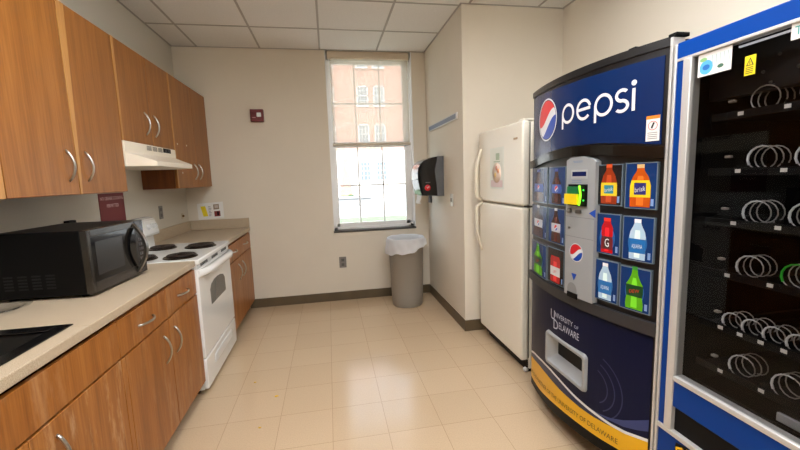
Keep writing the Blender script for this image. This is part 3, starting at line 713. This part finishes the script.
# warning sticker
b = B(); slab(b, 1.228, 1.274, 1.50, 1.592, .004, .0052, 3, PAPER); strip(b, 1.228, 1.274, 1.580, 1.592, .0055, 2, mat('orange_print', (226, 130, 30), .5))
rows = []
for k in range(25):
    a = 2*PI*k/24; rows.append([PA(1.251-r_*math.cos(a), 1.556+r_*math.sin(a), .0056) for r_ in (.0165, .0145)])
b.grid(rows, PRED, False); b.quad([PA(y_, z_, .0057) for y_, z_ in ((1.258, 1.548), (1.252, 1.545), (1.244, 1.566), (1.250, 1.568))], DTXT)
for k in range(4): strip(b, 1.234, 1.268, 1.508+k*.007, 1.5105+k*.007, .0056, 2, mat('grey_print', (140, 130, 128), .7))
b.build('warning_sticker', None, door)

# selection buttons
BODY = {'cola': [(0, .022), (.02, .023), (.045, .020), (.06, .022), (.085, .022), (.105, .013), (.125, .0075), (.138, .0075)],
        'sport': [(0, .021), (.05, .021), (.058, .018), (.066, .021), (.095, .020), (.108, .013), (.115, .012)],
        'water': [(0, .023), (.025, .024), (.05, .022), (.075, .024), (.095, .021), (.115, .012), (.125, .0095)],
        'tea': [(0, .028), (.03, .029), (.07, .029), (.10, .022), (.118, .011), (.128, .010)],
        'can': [(0, .024), (.004, .027), (.105, .027), (.112, .023), (.118, .023)]}
LAY = [  # y0,y1,z0,z1, bg, body kind, liquid, cap, label, label z range, text, text colour
 (1.352, 1.470, 1.252, 1.422, 'dark', 'tea', (150, 52, 20), (214, 80, 30), (232, 200, 40), (.028, .075), 'brisk', (40, 130, 150)),
 (1.222, 1.341, 1.246, 1.424, 'blue', 'tea', (196, 84, 20), (232, 190, 130), (240, 206, 30), (.032, .088), 'brisk', (40, 40, 110)),
 (1.352, 1.472, 1.045, 1.219, 'blue', 'sport', (190, 20, 28), (230, 50, 30), (110, 24, 28), (.012, .06), 'G', (240, 240, 240)),
 (1.224, 1.343, 1.040, 1.217, 'blue', 'water', (176, 206, 226), (236, 240, 242), (30, 110, 180), (.022, .07), 'AQUAFINA', (230, 240, 250)),
 (1.354, 1.475, .840, 1.020, 'blue', 'water', (176, 206, 226), (236, 240, 242), (30, 110, 180), (.022, .07), 'AQUAFINA', (230, 240, 250)),
 (1.227, 1.347, .837, 1.014, 'blue', 'cola', (90, 170, 30), (40, 140, 40), (20, 70, 36), (.045, .085), 'DEW', (220, 40, 40)),
 (1.842, 2.080, 0, 0, None, None, None, None, None, None, None, None)]
LAY = LAY[:6]
zr = [(1.232, 1.424), (1.036, 1.216), (.826, 1.012)]
for r_, (kd, liq, cap, lab, tx, tc_) in enumerate([('cola', (58, 22, 18), (30, 60, 150), (30, 70, 160), 'pepsi', (240, 240, 240)), ('cola', (58, 22, 18), (200, 204, 210), (196, 200, 208), 'diet', (30, 70, 160)), (None,)*6]):
    for c_, (a, c) in enumerate(((1.846, 2.080), (1.672, 1.826))):
        if kd: LAY.append((a if c_ == 0 else a, c, zr[r_][0], zr[r_][1], 'blue', kd, liq, cap, lab, (.045, .083), tx, tc_))
LAY.append((1.846, 2.080, zr[2][0]-.008, zr[2][1]-.006, 'blue', 'cola', (90, 170, 30), (40, 140, 40), (20, 70, 36), (.045, .085), 'DEW', (220, 40, 40)))
LAY.append((1.672, 1.826, zr[2][0], zr[2][1], 'dark', 'can', (176, 40, 40), (190, 190, 190), (214, 214, 214), (.03, .07), 'DEW', (200, 30, 40)))
BGB = mat('button_blue', (12, 50, 104), .25); BGD = mat('button_dark', (30, 26, 26), .25); RIMM = mat('button_rim', (104, 120, 132), .15, spec=.6)
GLOW = mat('button_glow', (20, 92, 160), .3)
for (y0, y1, z0, z1, bg_, kd, liq, cap, lab, lr, tx, tc_) in LAY:
    bt_ = B(); slab(bt_, y0, y1, z0, z1, 0, .012, 4); bt_ = bt_.build('selection_button', RIMM, door)
    b = B(); strip(b, y0+.004, y1-.004, z0+.004, z1-.004, .0126, 6, BGB if bg_ == 'blue' else BGD)
    KX = (y1-y0)/.118; yc = (y0+y1)/2; zb = z0+.008; S = 1.16; h_ = BODY[kd][-1][0]*S
    if bg_ == 'blue':
        rows = []
        for k in range(25):
            a = 2*PI*k/24; rows.append([PA(yc+.036*KX*math.cos(a)*r_, zb+h_*.45+.055*math.sin(a)*r_, .0129) for r_ in (0.01, 1.)])
        b.grid(rows, GLOW, False)
    def wat(v):
        P_ = BODY[kd]
        for (a, wa), (c, wc) in zip(P_, P_[1:]):
            if v <= c: return wa+(wc-wa)*(v-a)/(c-a)
        return P_[-1][1]
    def part(v0, v1, m, o, n=8, kw=1.):
        b.grid([[PA(yc+q*wat(v0+(v1-v0)*k/n)*S*kw*KX*(1.28 if kd == 'cola' else 1.12), zb+(v0+(v1-v0)*k/n)*S, o) for q in (1, .33, -.33, -1)] for k in range(n+1)], m, False)
    LM = mat('liquid_%d_%d_%d' % liq, liq, .2)
    part(0, BODY[kd][-1][0], LM, .0132, 16)
    part(.006, BODY[kd][-1][0]*.8, mat('shine_%d_%d_%d' % liq, tuple(min(255, int(x*1.25+14)) for x in liq), .2), .0134, 10, .35)
    part(lr[0], lr[1], mat('label_%d_%d_%d' % lab, lab, .3), .0136, 6)
    if kd != 'can':
        cw = BODY[kd][-1][1]*S*1.15*KX; ct = zb+h_
        strip(b, yc-cw, yc+cw, ct, ct+.014, .0136, 2, mat('cap_%d_%d_%d' % cap, cap, .3))
    TM = mat('btext_%d_%d_%d' % tc_, tc_, .4); lh = (lr[1]-lr[0])*S
    if tx == 'pepsi' or tx == 'diet': globe(b, yc-.002, zb+(lr[0]+lr[1])/2*S, .016, .0140, True)
    elif tx == 'G':
        strip(b, yc-.013, yc+.013, zb+lr[0]*S+.006, zb+lr[1]*S-.002, .0138, 2, mat('label_dark', (60, 40, 40), .3))
        put_text(b, 'G', .05, lambda u, v: PA(yc-u, zb+lr[0]*S+.012+v, .0141), TM, width=.022, align='c')
    else: 
        if tx == 'brisk': strip(b, yc-.022, yc+.022, zb+lr[0]*S+.010, zb+lr[1]*S-.01, .0138, 4, TM); TM2 = WTXT
        else: TM2 = TM
        put_text(b, tx, lh*.42, lambda u, v: PA(yc-u, zb+lr[0]*S+lh*.34+v+u*(.2 if tx in ('DEW', 'brisk') else 0), .0142), TM2, width=.040 if kd != 'can' else .03, align='c')
    strip(b, y0+.010, y0+.020, z0+.014, z0+.040, .0130, 2, mat('price_tab', (120, 150, 200), .4))
    b.build('bottle_picture', None, bt_, recalc=False)

# payment column
KY0, KY1, KZ0 = 1.463, 1.640, .815
kt = interp([(1.463, 1.436), (1.48, 1.450), (1.54, 1.462), (1.61, 1.460), (1.64, 1.448)])
pc = slab(B(), KY0, KY1, KZ0, kt, 0, .030, 16).build('payment_column', LGREY, door)
slab(B(), 1.505, 1.605, 1.365, 1.405, .029, .031, 6).build('display_bezel', GREYP, pc)
slab(B(), 1.512, 1.597, 1.376, 1.396, .03, .0318, 6).build('display', mat('lcd_dark', (16, 28, 76), .15), pc)
b = B(); 
for (z_, a, c) in ((1.442, 1.535, 1.595), (1.437, 1.535, 1.59), (1.355, 1.54, 1.60), (1.347, 1.54, 1.60)): strip(b, a, c, z_, z_+.0025, .0305, 3, mat('faint_print', (120, 140, 170), .5))
b.build('instruction_print', None, pc)
bv = slab(B(), 1.503, 1.612, 1.243, 1.34, .03, .040, 6).build('bill_validator', BLACK, pc)
slab(B(), 1.542, 1.610, 1.298, 1.33, .040, .048, 5).build('green_screen', mat('validator_green', (10, 110, 60), .4), bv)
slab(B(), 1.538, 1.618, 1.25, 1.297, .040, .056, 5).build('yellow_mouth', mat('validator_yellow', (240, 206, 10), .4), bv)
B().tube([PA(1.535-.008*math.sin(PI*k/8), 1.248+.086*k/8, .046) for k in range(9)], .0045).build('green_light', mat('validator_light', (130, 240, 40), .3, emit=((150, 255, 40), 1.4)), bv)
b = B(); 
for (a, z_) in ((1.515, 1.315), (1.514, 1.27)): slab(b, a-.003, a+.003, z_-.003, z_+.003, .040, .042, 2)
b.build('green_lamp', mat('lamp_green', (60, 240, 90), .3, emit=((60, 255, 90), 1.2)), bv)
B().lathe([(.012, 0), (.012, -.012), (.007, -.016), (.0001, -.016)], (PA(1.608, 1.218, .03)), 16, axis='X').build('coin_button', STEEL, pc)
slab(B(), 1.535, 1.565, 1.210, 1.224, .03, .038, 3).build('coin_slot', STEEL, pc)
b = B(); b.quad([PA(1.492, 1.215, .031), PA(1.456, 1.234, .031), PA(1.456, 1.197, .031)][::1]+[PA(1.456, 1.196, .031)], PBLUE)
b.build('arrow_mark', None, pc)
b = B(); b.quad([PA(1.59, .925, .031), PA(1.555, .925, .031), PA(1.573, .893, .031), PA(1.5735, .893, .031)], PBLUE); b.build('arrow_mark', None, pc)
b = B(); globe(b, 1.562, 1.027, .043, .0312, True); b.build('globe_logo', None, pc)
b = B()
for z_ in (1.19, 1.098): strip(b, KY0, KY1, z_, z_+.002, .0304, 8, mat('seam_grey', (120, 122, 120), .5))
b.build('seams', None, pc)
b = B(); rows = []
for k in range(13):
    a = PI*k/12; Y = 1.585-.032*math.cos(a); rows.append([PA(Y, .825, .0306), PA(Y, .845+.035*math.sin(a), .0306)])
b.grid(rows, None, False); b.build('coin_cup', mat('cup_shadow', (132, 134, 132), .6), pc)
slab(B(), 1.548, 1.612, .808, .832, .03, .036, 5).build('coin_cup_lip', BLACK, pc)
B().lathe([(.007, 0), (.007, -.006), (.0001, -.007)], PA(1.61, 1.14, .03), 14, axis='X').build('lock', STEEL, pc)

# lower panel
slab(B(), VY0+.005, VY1-.005, .762, .812, 0, .02, 24).build('shelf_lip', mat('lip_grey', (46, 46, 48), .4), door)
holed(B(), 1.215, VY1-.004, lambda Y: dbot(Y)+.03, .752, 0, .003).build('lower_panel', VNAVY, door)
yb = interp([(2.178, .122), (1.94, .134), (1.70, .167), (1.544, .181), (1.424, .19), (1.349, .199), (1.215, .212)])
yt = interp([(2.183, .249), (1.944, .281), (1.84, .281), (1.704, .272), (1.547, .268), (1.46, .272), (1.376, .283), (1.259, .305), (1.215, .314)])
ws = interp([(2.182, .262), (2.03, .305), (1.904, .322), (1.80, .326), (1.712, .318), (1.576, .297), (1.488, .289), (1.376, .285), (1.303, .292), (1.257, .304), (1.215, .314)])
b = B(); strip(b, 1.215, VY1-.005, yb, yt, .0038, 40, YEL); b.build('yellow_band', None, door)
b = B(); strip(b, 1.215, VY1-.005, lambda Y: dbot(Y)+.002, yb, .0036, 40, BLACK); b.build('bottom_band', None, door)
b = B(); strip(b, 1.40, VY1-.005, yt, lambda Y: max(yt(Y), ws(Y)), .0037, 30, mat('sliver_navy', (14, 26, 70), .35)); strip(b, 1.215, VY1-.005, ws, lambda Y: ws(Y)+.013, .0042, 40, WTXT); b.build('white_stripe', None, door)
su = interp([(1.50, .300), (1.44, .305), (1.377, .320), (1.317, .346), (1.255, .384), (1.215, .41)]); sl = interp([(1.50, .299), (1.41, .303), (1.315, .318), (1.255, .340), (1.215, .36)])
b = B(); strip(b, 1.215, 1.50, sl, su, .0040, 20, SWOOSH); b.build('swoosh', None, door)
b = B()
for r_ in (.155, .12, .085):
    rows = []
    for k in range(41):
        a = -1.0+2.2*k/40; rows.append([PA(1.475-q*math.cos(a), .43+q*math.sin(a), .0034) for q in (r_, r_-.005)])
    b.grid(rows, SEALM, False)
b.build('faint_seal', None, door)
b = B(); tm = mat('band_text', (90, 66, 20), .5)
tw = interp([(2.109, .160), (1.708, .196), (1.497, .216), (1.333, .226)])
put_text(b, 'PROUD PARTNER OF THE UNIVERSITY OF DELAWARE', .034, lambda u, v: PA(2.085-u, tw(2.085-u)+v-.004, .0046), tm, width=.75); b.build('band_lettering', None, door)
b = B(); wl = mat('univ_print', (196, 200, 214), .5)
put_text(b, 'U', .075, lambda u, v: PA(1.805-u, .625+v, .004), wl, width=.045); put_text(b, 'D', .075, lambda u, v: PA(1.775-u, .580+v, .0042), wl, width=.048)
put_text(b, 'NIVERSITY', .036, lambda u, v: PA(1.757-u, .648+v, .004), wl, width=.150); put_text(b, 'OF', .022, lambda u, v: PA(1.598-u, .648+v, .004), wl, width=.03)
put_text(b, 'ELAWARE', .050, lambda u, v: PA(1.722-u, .596+v, .004), wl, width=.16); b.build('university_lettering', None, door)
# delivery chute
def loop(y0, y1, z0, z1, r, o, n=5):
    out = []
    for (a_, c_, q) in ((y1-r, z1-r, 0), (y0+r, z1-r, PI/2), (y0+r, z0+r, PI), (y1-r, z0+r, 1.5*PI)):
        for k in range(n+1): a = q+PI/2*k/n; out.append(PA(a_+r*math.cos(a), c_+r*math.sin(a), o))
    return out
CY0, CY1, CZ0, CZ1 = 1.502, 1.838, .362, .550
ch = B()
ch.grid([loop(CY0, CY1, CZ0, CZ1, .022, .003), loop(CY0+.002, CY1-.002, CZ0+.002, CZ1-.002, .022, .012), loop(CY0+.008, CY1-.008, CZ0+.008, CZ1-.008, .018, .018), loop(CY0+.022, CY1-.022, CZ0+.022, CZ1-.022, .012, .016), loop(CY0+.028, CY1-.026, CZ0+.026, CZ1-.024, .010, .008), loop(CY0+.032, CY1-.05, CZ0+.062, CZ1-.026, .006, -.035)], None, False, True)
ch.build('chute_frame', LGREY, door)
ci = B(); ci.bm.faces.new([ci.bm.verts.new(p) for p in loop(CY0+.030, CY1-.048, CZ0+.060, CZ1-.024, .006, -.034)]); ci.build('chute_flap', mat('chute_black', (6, 6, 7), .5, spec=.2), door)
# door edge strips and hinge
B().box(1.19, 1.24, 1.186, 1.196, .05, 1.845, .001).build('edge_strip', ALU, vm)
B().box(1.195, 1.25, 1.178, 1.212, 1.8465, 1.860, .003).build('top_hinge', BLACK, vm)
B().box(1.165, 1.20, 1.325, 1.36, 1.8505, 1.858, .002).build('top_latch', BLACK, vm)

# ------------------------------------------------------------------ snack vending machine
SX = 1.195; SYA, SYB = .20, 1.180
sm = thing('snack_vending_machine', 'blue glass front snack vending machine with black inside and wire coils', 'vending machine', (1.6, .7, 0))
BI = mat('snack_inside', (8, 7, 7), .7, spec=.1)
sh = B()
sh.box(1.23, 2.03, SYB-.03, SYB, .06, 1.815).box(1.23, 2.03, SYA, SYA+.25, .06, 1.815).box(2.0, 2.03, SYA, SYB, .06, 1.815).box(1.23, 2.03, SYA, SYB, 1.785, 1.815).box(1.23, 2.03, SYA, SYB, .06, .60)
sh.build('cabinet', BI, sm)
for (xx, yy) in ((1.3, SYA+.06), (1.3, SYB-.06), (1.95, SYA+.06), (1.95, SYB-.06)):
    B().lathe([(.022, 0), (.025, .01), (.018, .02), (.018, .062)], (xx, yy, 0), 14).build('foot', BLACK, sm)
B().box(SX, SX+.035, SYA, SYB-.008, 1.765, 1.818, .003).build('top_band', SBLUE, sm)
B().box(SX-.002, SX+.03, SYA, SYB-.010, 1.757, 1.766, .001).build('top_edge', ALU, sm)
B().box(SX, SX+.035, 1.142, SYB-.010, .425, 1.757, .002).build('blue_stile', SBLUE_SHADED, sm)
B().box(SX-.004, SX+.035, SYB-.010, SYB, .06, 1.815, .002).build('outer_trim', ALU, sm)
B().box(SX-.006, SX+.035, 1.112, 1.142, .44, 1.757, .003).build('inner_trim', ALU, sm)
B().box(SX-.006, SX+.035, .45, 1.112, .632, .652, .003).build('lower_rail', ALU, sm)
B().box(SX-.001, SX+.035, .45, 1.112, .534, .632, .002).build('blue_band', SBLUE_SHADED, sm)
B().box(SX-.006, SX+.035, SYA, SYB-.010, .420, .440, .003).build('bottom_rail', ALU, sm)
fl = B().box(SX+.012, SX+.03, .45, 1.112, .44, .534).build('delivery_flap', BLACK, sm)
B().box(SX+.0105, SX+.0125, .80, .803, .442, .532).build('flap_seam', mat('flap_seam', (40, 40, 40), .4), fl)
B().box(SX, SX+.035, SYA, SYB-.012, .06, .42, .002).build('lower_panel', SBLUE_SHADED, sm)
B().box(SX, SX+.035, SYA, .45, .44, 1.757, .003).build('control_panel', SBLUE_SHADED, sm)
kp = B()
for r_ in range(4):
    for c_ in range(3): kp.box(SX-.006, SX+.001, .36-c_*.03, .382-c_*.03, 1.25-r_*.03, 1.272-r_*.03, .002)
kp.build('keypad', GREYP, sm)
B().box(SX+.006, SX+.010, .45, 1.112, .652, 1.757).build('glass_pane', VGLASS, sm)
# logo on the lower panel: jagged yellow letter shapes on black with a cyan chip
LY = mat('logo_yellow', (250, 200, 0), .4); LC = mat('logo_cyan', (40, 150, 200), .4)
b = B()
def lp(pts, o, m): b.quad([(SX-.0008-o, y_, z_) for y_, z_ in pts], m)
lp([(1.098, .345), (1.09, .405), (1.045, .415), (.99, .40), (.93, .345)], 0, BLACK)
def lw_(p0, p1, wd, o, m):
    dy, dz = p1[0]-p0[0], p1[1]-p0[1]; l = math.hypot(dy, dz); a, c = -dz/l*wd/2, dy/l*wd/2
    lp([(p0[0]+a, p0[1]+c), (p1[0]+a, p1[1]+c), (p1[0]-a, p1[1]-c), (p0[0]-a, p0[1]-c)], o, m)
for p0, p1 in (((1.088, .385), (1.062, .398)), ((1.088, .385), (1.078, .36)), ((1.062, .398), (1.05, .375)), ((1.05, .375), (1.043, .408)), ((1.043, .408), (1.035, .36)), ((1.078, .36), (1.05, .35))): lw_(p0, p1, .008, .0006, LY)
lp([(1.03, .40), (1.015, .395), (1.015, .375), (1.03, .38)], .0006, LC); b.build('panel_logo', None, sm)
# stickers behind the glass
gx = SX+.0045
st = B().box(gx, gx+.001, .990, 1.096, 1.686, 1.756).build('globe_poster', PAPER, sm)
b = B(); n = 20
def disc(y_, z_, r_, m, o, sx=1.): b.bm.faces.new([b.bm.verts.new((gx-o, y_+r_*math.cos(2*PI*k/n), z_+r_*sx*math.sin(2*PI*k/n))) for k in range(n)]).material_index = b.mi(m)
disc(1.068, 1.712, .022, mat('poster_blue', (90, 180, 224), .5), .0004); disc(1.068, 1.712, .012, mat('poster_blue2', (30, 110, 190), .5), .0006, .7)
disc(1.078, 1.737, .012, mat('poster_green', (150, 200, 130), .5), .0006, .5); disc(1.022, 1.705, .010, mat('poster_dgreen', (70, 110, 90), .5), .0006, .6)
for k in range(5): b.quad([(gx-.0005, 1.05-k*.012, 1.744), (gx-.0005, 1.048-k*.012, 1.744), (gx-.0005, 1.046-k*.013, 1.715), (gx-.0005, 1.048-k*.013, 1.715)], mat('poster_grey', (170, 190, 190), .5))
b.build('poster_print', None, st)
st = B().box(gx, gx+.001, .922, .951, 1.655, 1.709).build('warning_sticker', YELST, sm)
b = B(); b.quad([(gx-.0005, .947, 1.681), (gx-.0005, .926, 1.681), (gx-.0005, .936, 1.703), (gx-.0005, .937, 1.703)], DTXT); b.quad([(gx-.0007, .943, 1.683), (gx-.0007, .930, 1.683), (gx-.0007, .936, 1.698), (gx-.0007, .937, 1.698)], YELST)
b.box(gx-.001, gx-.0005, .9355, .9375, 1.684, 1.694, m=DTXT)
for k in range(4): b.quad([(gx-.0005, .947, 1.660+k*.005), (gx-.0005, .927, 1.660+k*.005), (gx-.0005, .927, 1.662+k*.005), (gx-.0005, .947, 1.662+k*.005)], DTXT)
b.build('warning_mark', None, st)
st = B().box(gx, gx+.001, .70, .841, 1.716, 1.757).build('glass_sticker', PAPER, sm)
b = B(); put_text(b, 'T', .032, lambda u, v: (gx-.0005, .833-u, 1.726+v), mat('teal_print', (60, 160, 150), .5), width=.016); b.build('sticker_lettering', None, st)
B().box(SX+.03, SX+.036, .47, .992, 1.747, 1.752).build('light_strip', mat('strip_white', (240, 240, 244), .3, emit=((240, 244, 255), .6)), sm)
# trays and coils
def coil_mesh(turns, rad, flagm):
    b = B(); p = []
    for k in range(turns*14+1): a = 2*PI*k/14-PI*.5; p.append((.026*k/14, rad*math.cos(a), rad*math.sin(a)))
    b.tube(p, .0019, COIL_M, n=5)
    f = []
    for k in range(7): a = 2*PI*(k+2)/14-PI*.5; f.append((.026*(k+2)/14-.0012, rad*math.cos(a), rad*math.sin(a)))
    if flagm: b.tube(f, .0042, flagm, n=6, flat=.5)
    me_o = b.build('coil', None, None); return me_o
COIL_M = mat('coil_wire', (172, 168, 164), .35, .5)
TRAY = mat('tray_black', (12, 11, 11), .6, spec=.15); TAGM = mat('price_tag', (226, 222, 216), .5)
GFL = mat('flag_green', (40, 170, 40), .4)
proto = {}
def coil(parent, y_, z_, rad, turns, flag):
    key = (rad, turns, flag)
    if key not in proto:
        fm = {'w': WTXT, 'g': GFL, None: None}[flag]; o = coil_mesh(turns, rad, fm); proto[key] = o.data; COL.objects.unlink(o); bpy.data.objects.remove(o)
    o = bpy.data.objects.new('coil', proto[key]); COL.objects.link(o); o.parent = parent; o.location = Vector((1.278, y_, z_))-Vector(sm.location)
rows_ = [(1.560, .125, .0345, [.957, .832, .707, .582], 'A'), (1.383, .125, .0345, [.953, .828, .703, .578], 'B'), (1.217, .125, .0345, [.955, .83, .705, .58], 'C'),
         (1.044, .125, .034, [.962, .837, .712, .587], 'D'), (.862, .062, .0245, [1.003, .941, .88, .819, .757, .697, .637, .577], 'E'), (.712, .125, .0345, [.962, .836, .711, .586], 'F')]
for ri, (z_, pit, rad, ys, letter) in enumerate(rows_):
    ty = B().box(1.275, 1.95, .455, 1.10, z_-.012, z_-.006).box(1.270, 1.276, .455, 1.10, z_-.014, z_+.010)
    for k, yy in enumerate(ys+[ys[-1]-pit]): ty.box(1.276, 1.75, yy+pit/2-.001, yy+pit/2+.001, z_-.006, z_+.02)
    ty = ty.build('tray', TRAY, sm)
    for k, yy in enumerate(ys):
        coil(ty, yy, z_+rad+.004, rad, 3, 'g' if (ri, k) == (3, 1) else ('w' if ri != 0 else None))
        tg = B().box(1.2685, 1.2705, yy+pit*.5-.020, yy+pit*.5-.004, z_-.006, z_+.005).build('price_tag', TAGM, ty)
ty = B().box(1.262, 1.268, .455, 1.10, .61, .64).build('bottom_tray', TRAY, sm)
B().box(1.2605, 1.262, .838, .852, .62, .631).build('price_tag', TAGM, ty)
B().box(1.25, 1.262, .70, .83, .655, .682, .003).build('clear_tag_holder', mat('clear_holder', (150, 150, 150), .15), ty)
b = B()
for z_ in (1.60, 1.425, 1.255, 1.085, .90, .74): b.box(1.285, 1.30, 1.045, 1.062, z_, z_+.008, .002)
b.build('side_clips', mat('clip_grey', (150, 140, 130), .5), sm)
b = B()
for (y_, z_) in ((.975, 1.675), (.952, 1.640), (.885, 1.668), (.935, 1.715), (.945, 1.63)): b.lathe([(.005, 0), (.004, -.004), (.0001, -.005)], (1.30, y_, z_), 10, axis='X')
b.build('inside_screws', STEEL, sm)
B().box(1.30, 1.34, .455, 1.14, 1.62, 1.78).build('inside_header', mat('inside_header', (20, 20, 22), .4), sm)

# ------------------------------------------------------------------ crumbs on the floor
for (x_, y_, s_, lb) in ((-.413, 2.476, .009, 'largest yellow crumb on the floor tiles in front of the range'), (-.585, 2.694, .006, 'faint yellow crumb on the floor closest to the oven drawer'), (-.466, 2.161, .006, 'yellow crumb on the floor tiles nearest the camera')):
    b = B(); bmesh.ops.create_icosphere(b.bm, subdivisions=2, radius=1)
    for v in b.bm.verts: v.co = Vector((v.co.x*s_*1.5, v.co.y*s_, max(0, v.co.z)*.003))*(1+.2*math.sin(v.co.x*9))
    tag(b.build('yellow_crumb', mat('crumb_yellow', (226, 178, 20), .7), loc=None), lb, 'crumb', 'yellow crumbs on the floor').location = (x_, y_, .0005)

# ------------------------------------------------------------------ unseen ceiling lights, added; glowing sides shaped to brighten the ceiling
LE = mat('light_diffuser', (255, 250, 240), .5, emit=((248, 250, 255), 15.0))
for (x0, y0, lb) in ((-.012-.6096, .6, 'left added unseen ceiling light just in front of the cabinets'), (-.012+.6096, .6, 'right added unseen ceiling light in front of the vending machines'), (-.012, -1.2, 'rear added unseen ceiling light behind the camera')):
    t = thing('unseen_ceiling_light', lb, 'ceiling light', (x0+.305, y0+.61, H-.012), 'added ceiling lights')
    B().box(x0+.20, x0+.40, y0+.01, y0+1.209, H-.03, H-.0035).build('channel', WHITEP, t)
    B().box(x0+.03, x0+.58, y0+.012, y0+1.207, H-.10, H-.03, .03, seg=3).build('diffuser', LE, t)
    for e0 in (y0, y0+1.207): B().box(x0+.025, x0+.585, e0, e0+.012, H-.105, H-.0255, .002).build('end_cap', WHITEP, t)

# ------------------------------------------------------------------ outside
GZ = -.3
struct(B().box(-40, 50, D+.3, 60, GZ-.2, GZ).build('ground', PAVE))
o = B().box(-12, 3.2, 7.5, 16.5, GZ, GZ+.03).build('lawn', GRASS); o['kind'] = 'stuff'; o['label'] = 'strip of green lawn outside below the window'; o['category'] = 'lawn'
bl = thing('brick_building', 'pale red brick building with white sash windows seen through the window', 'building', (4, 36, GZ))
B().box(-14, 22, 36, 46, 3.9, 18).build('brick_wall', BRICK, bl)
B().box(-14, 22, 35.9, 46, GZ, 3.9).build('stone_ground_floor', STONE, bl)
B().prism([(1.0, GZ), (2.15, GZ), (1.95, 1.5), (1.75, 3.7), (1.6, 3.7)], 'Y', 35.2, 35.92).build('shaded_brick_wedge', BRICK, bl)  # brick wedge shape stands in for the shaded corner of the facade
def fwin(xc, z0, h, wd=1.02):
    f = B(); y0, y1 = 35.86 if z0 > 3.9 else 35.78, 36.02
    f.box(xc-wd/2, xc-wd/2+.1, y0, y1, z0, z0+h).box(xc+wd/2-.1, xc+wd/2, y0, y1, z0, z0+h).box(xc-wd/2, xc+wd/2, y0, y1, z0+h-.1, z0+h).box(xc-wd/2-.06, xc+wd/2+.06, y0-.06, y1, z0-.12, z0).box(xc-wd/2, xc+wd/2, y0, y1, z0+h/2-.04, z0+h/2+.04)
    for q in (-1, 1): f.box(xc+q*wd/6-.02, xc+q*wd/6+.02, y0+.03, y1, z0, z0+h)
    for q in (1, 3): f.box(xc-wd/2, xc+wd/2, y0+.03, y1, z0+h*q/4-.02, z0+h*q/4+.02)
    f = f.build('window', STONE, bl); B().box(xc-wd/2+.05, xc+wd/2-.05, y0+.06, y0+.08, z0+.02, z0+h-.02).build('panes', PANEG, f)
for k in (-1, 0, 1):
    for xc in (3.47+4.54*k, 4.98+4.54*k):
        for z0 in (1.2, 4.55, 7.95, 11.3): fwin(xc, z0, 1.72)
tag(B().box(.2, 2.6, 24, 24.6, GZ, GZ+.45, .03).box(.1, 2.7, 23.9, 24.7, GZ+.45, GZ+.60, .03).build('stone_bench', mat('bench_grey', (150, 150, 150), .8)), 'low grey stone bench outside at the lower left of the window', 'bench')
b = B(); bmesh.ops.create_icosphere(b.bm, subdivisions=4, radius=1)
for v in b.bm.verts:
    n_ = 1+.12*math.sin(v.co.x*11+v.co.z*7)+.1*math.sin(v.co.y*13-v.co.z*9); v.co = Vector((v.co.x*1.0*n_, v.co.y*.5*n_, max(-.35, v.co.z)*.42*n_))
tag(b.build('shrub', HEDGE, loc=None), 'low green shrub outside beside the stone bench', 'shrub').location = (1.35, 26.2, GZ+.15)

# ------------------------------------------------------------------ light from outside
W = bpy.data.worlds.new('world'); sc.world = W; W.use_nodes = True
bgn = W.node_tree.nodes['Background']; bgn.inputs[0].default_value = (.72, .86, 1, 1); bgn.inputs[1].default_value = 3.4
s = bpy.data.lights.new('sun', 'SUN'); s.energy = 5.8; s.angle = .01; s.color = (1, .95, .88)
so = bpy.data.objects.new('sun', s); COL.objects.link(so); so.rotation_euler = Vector((.25, .75, -.62)).to_track_quat('-Z', 'Y').to_euler()
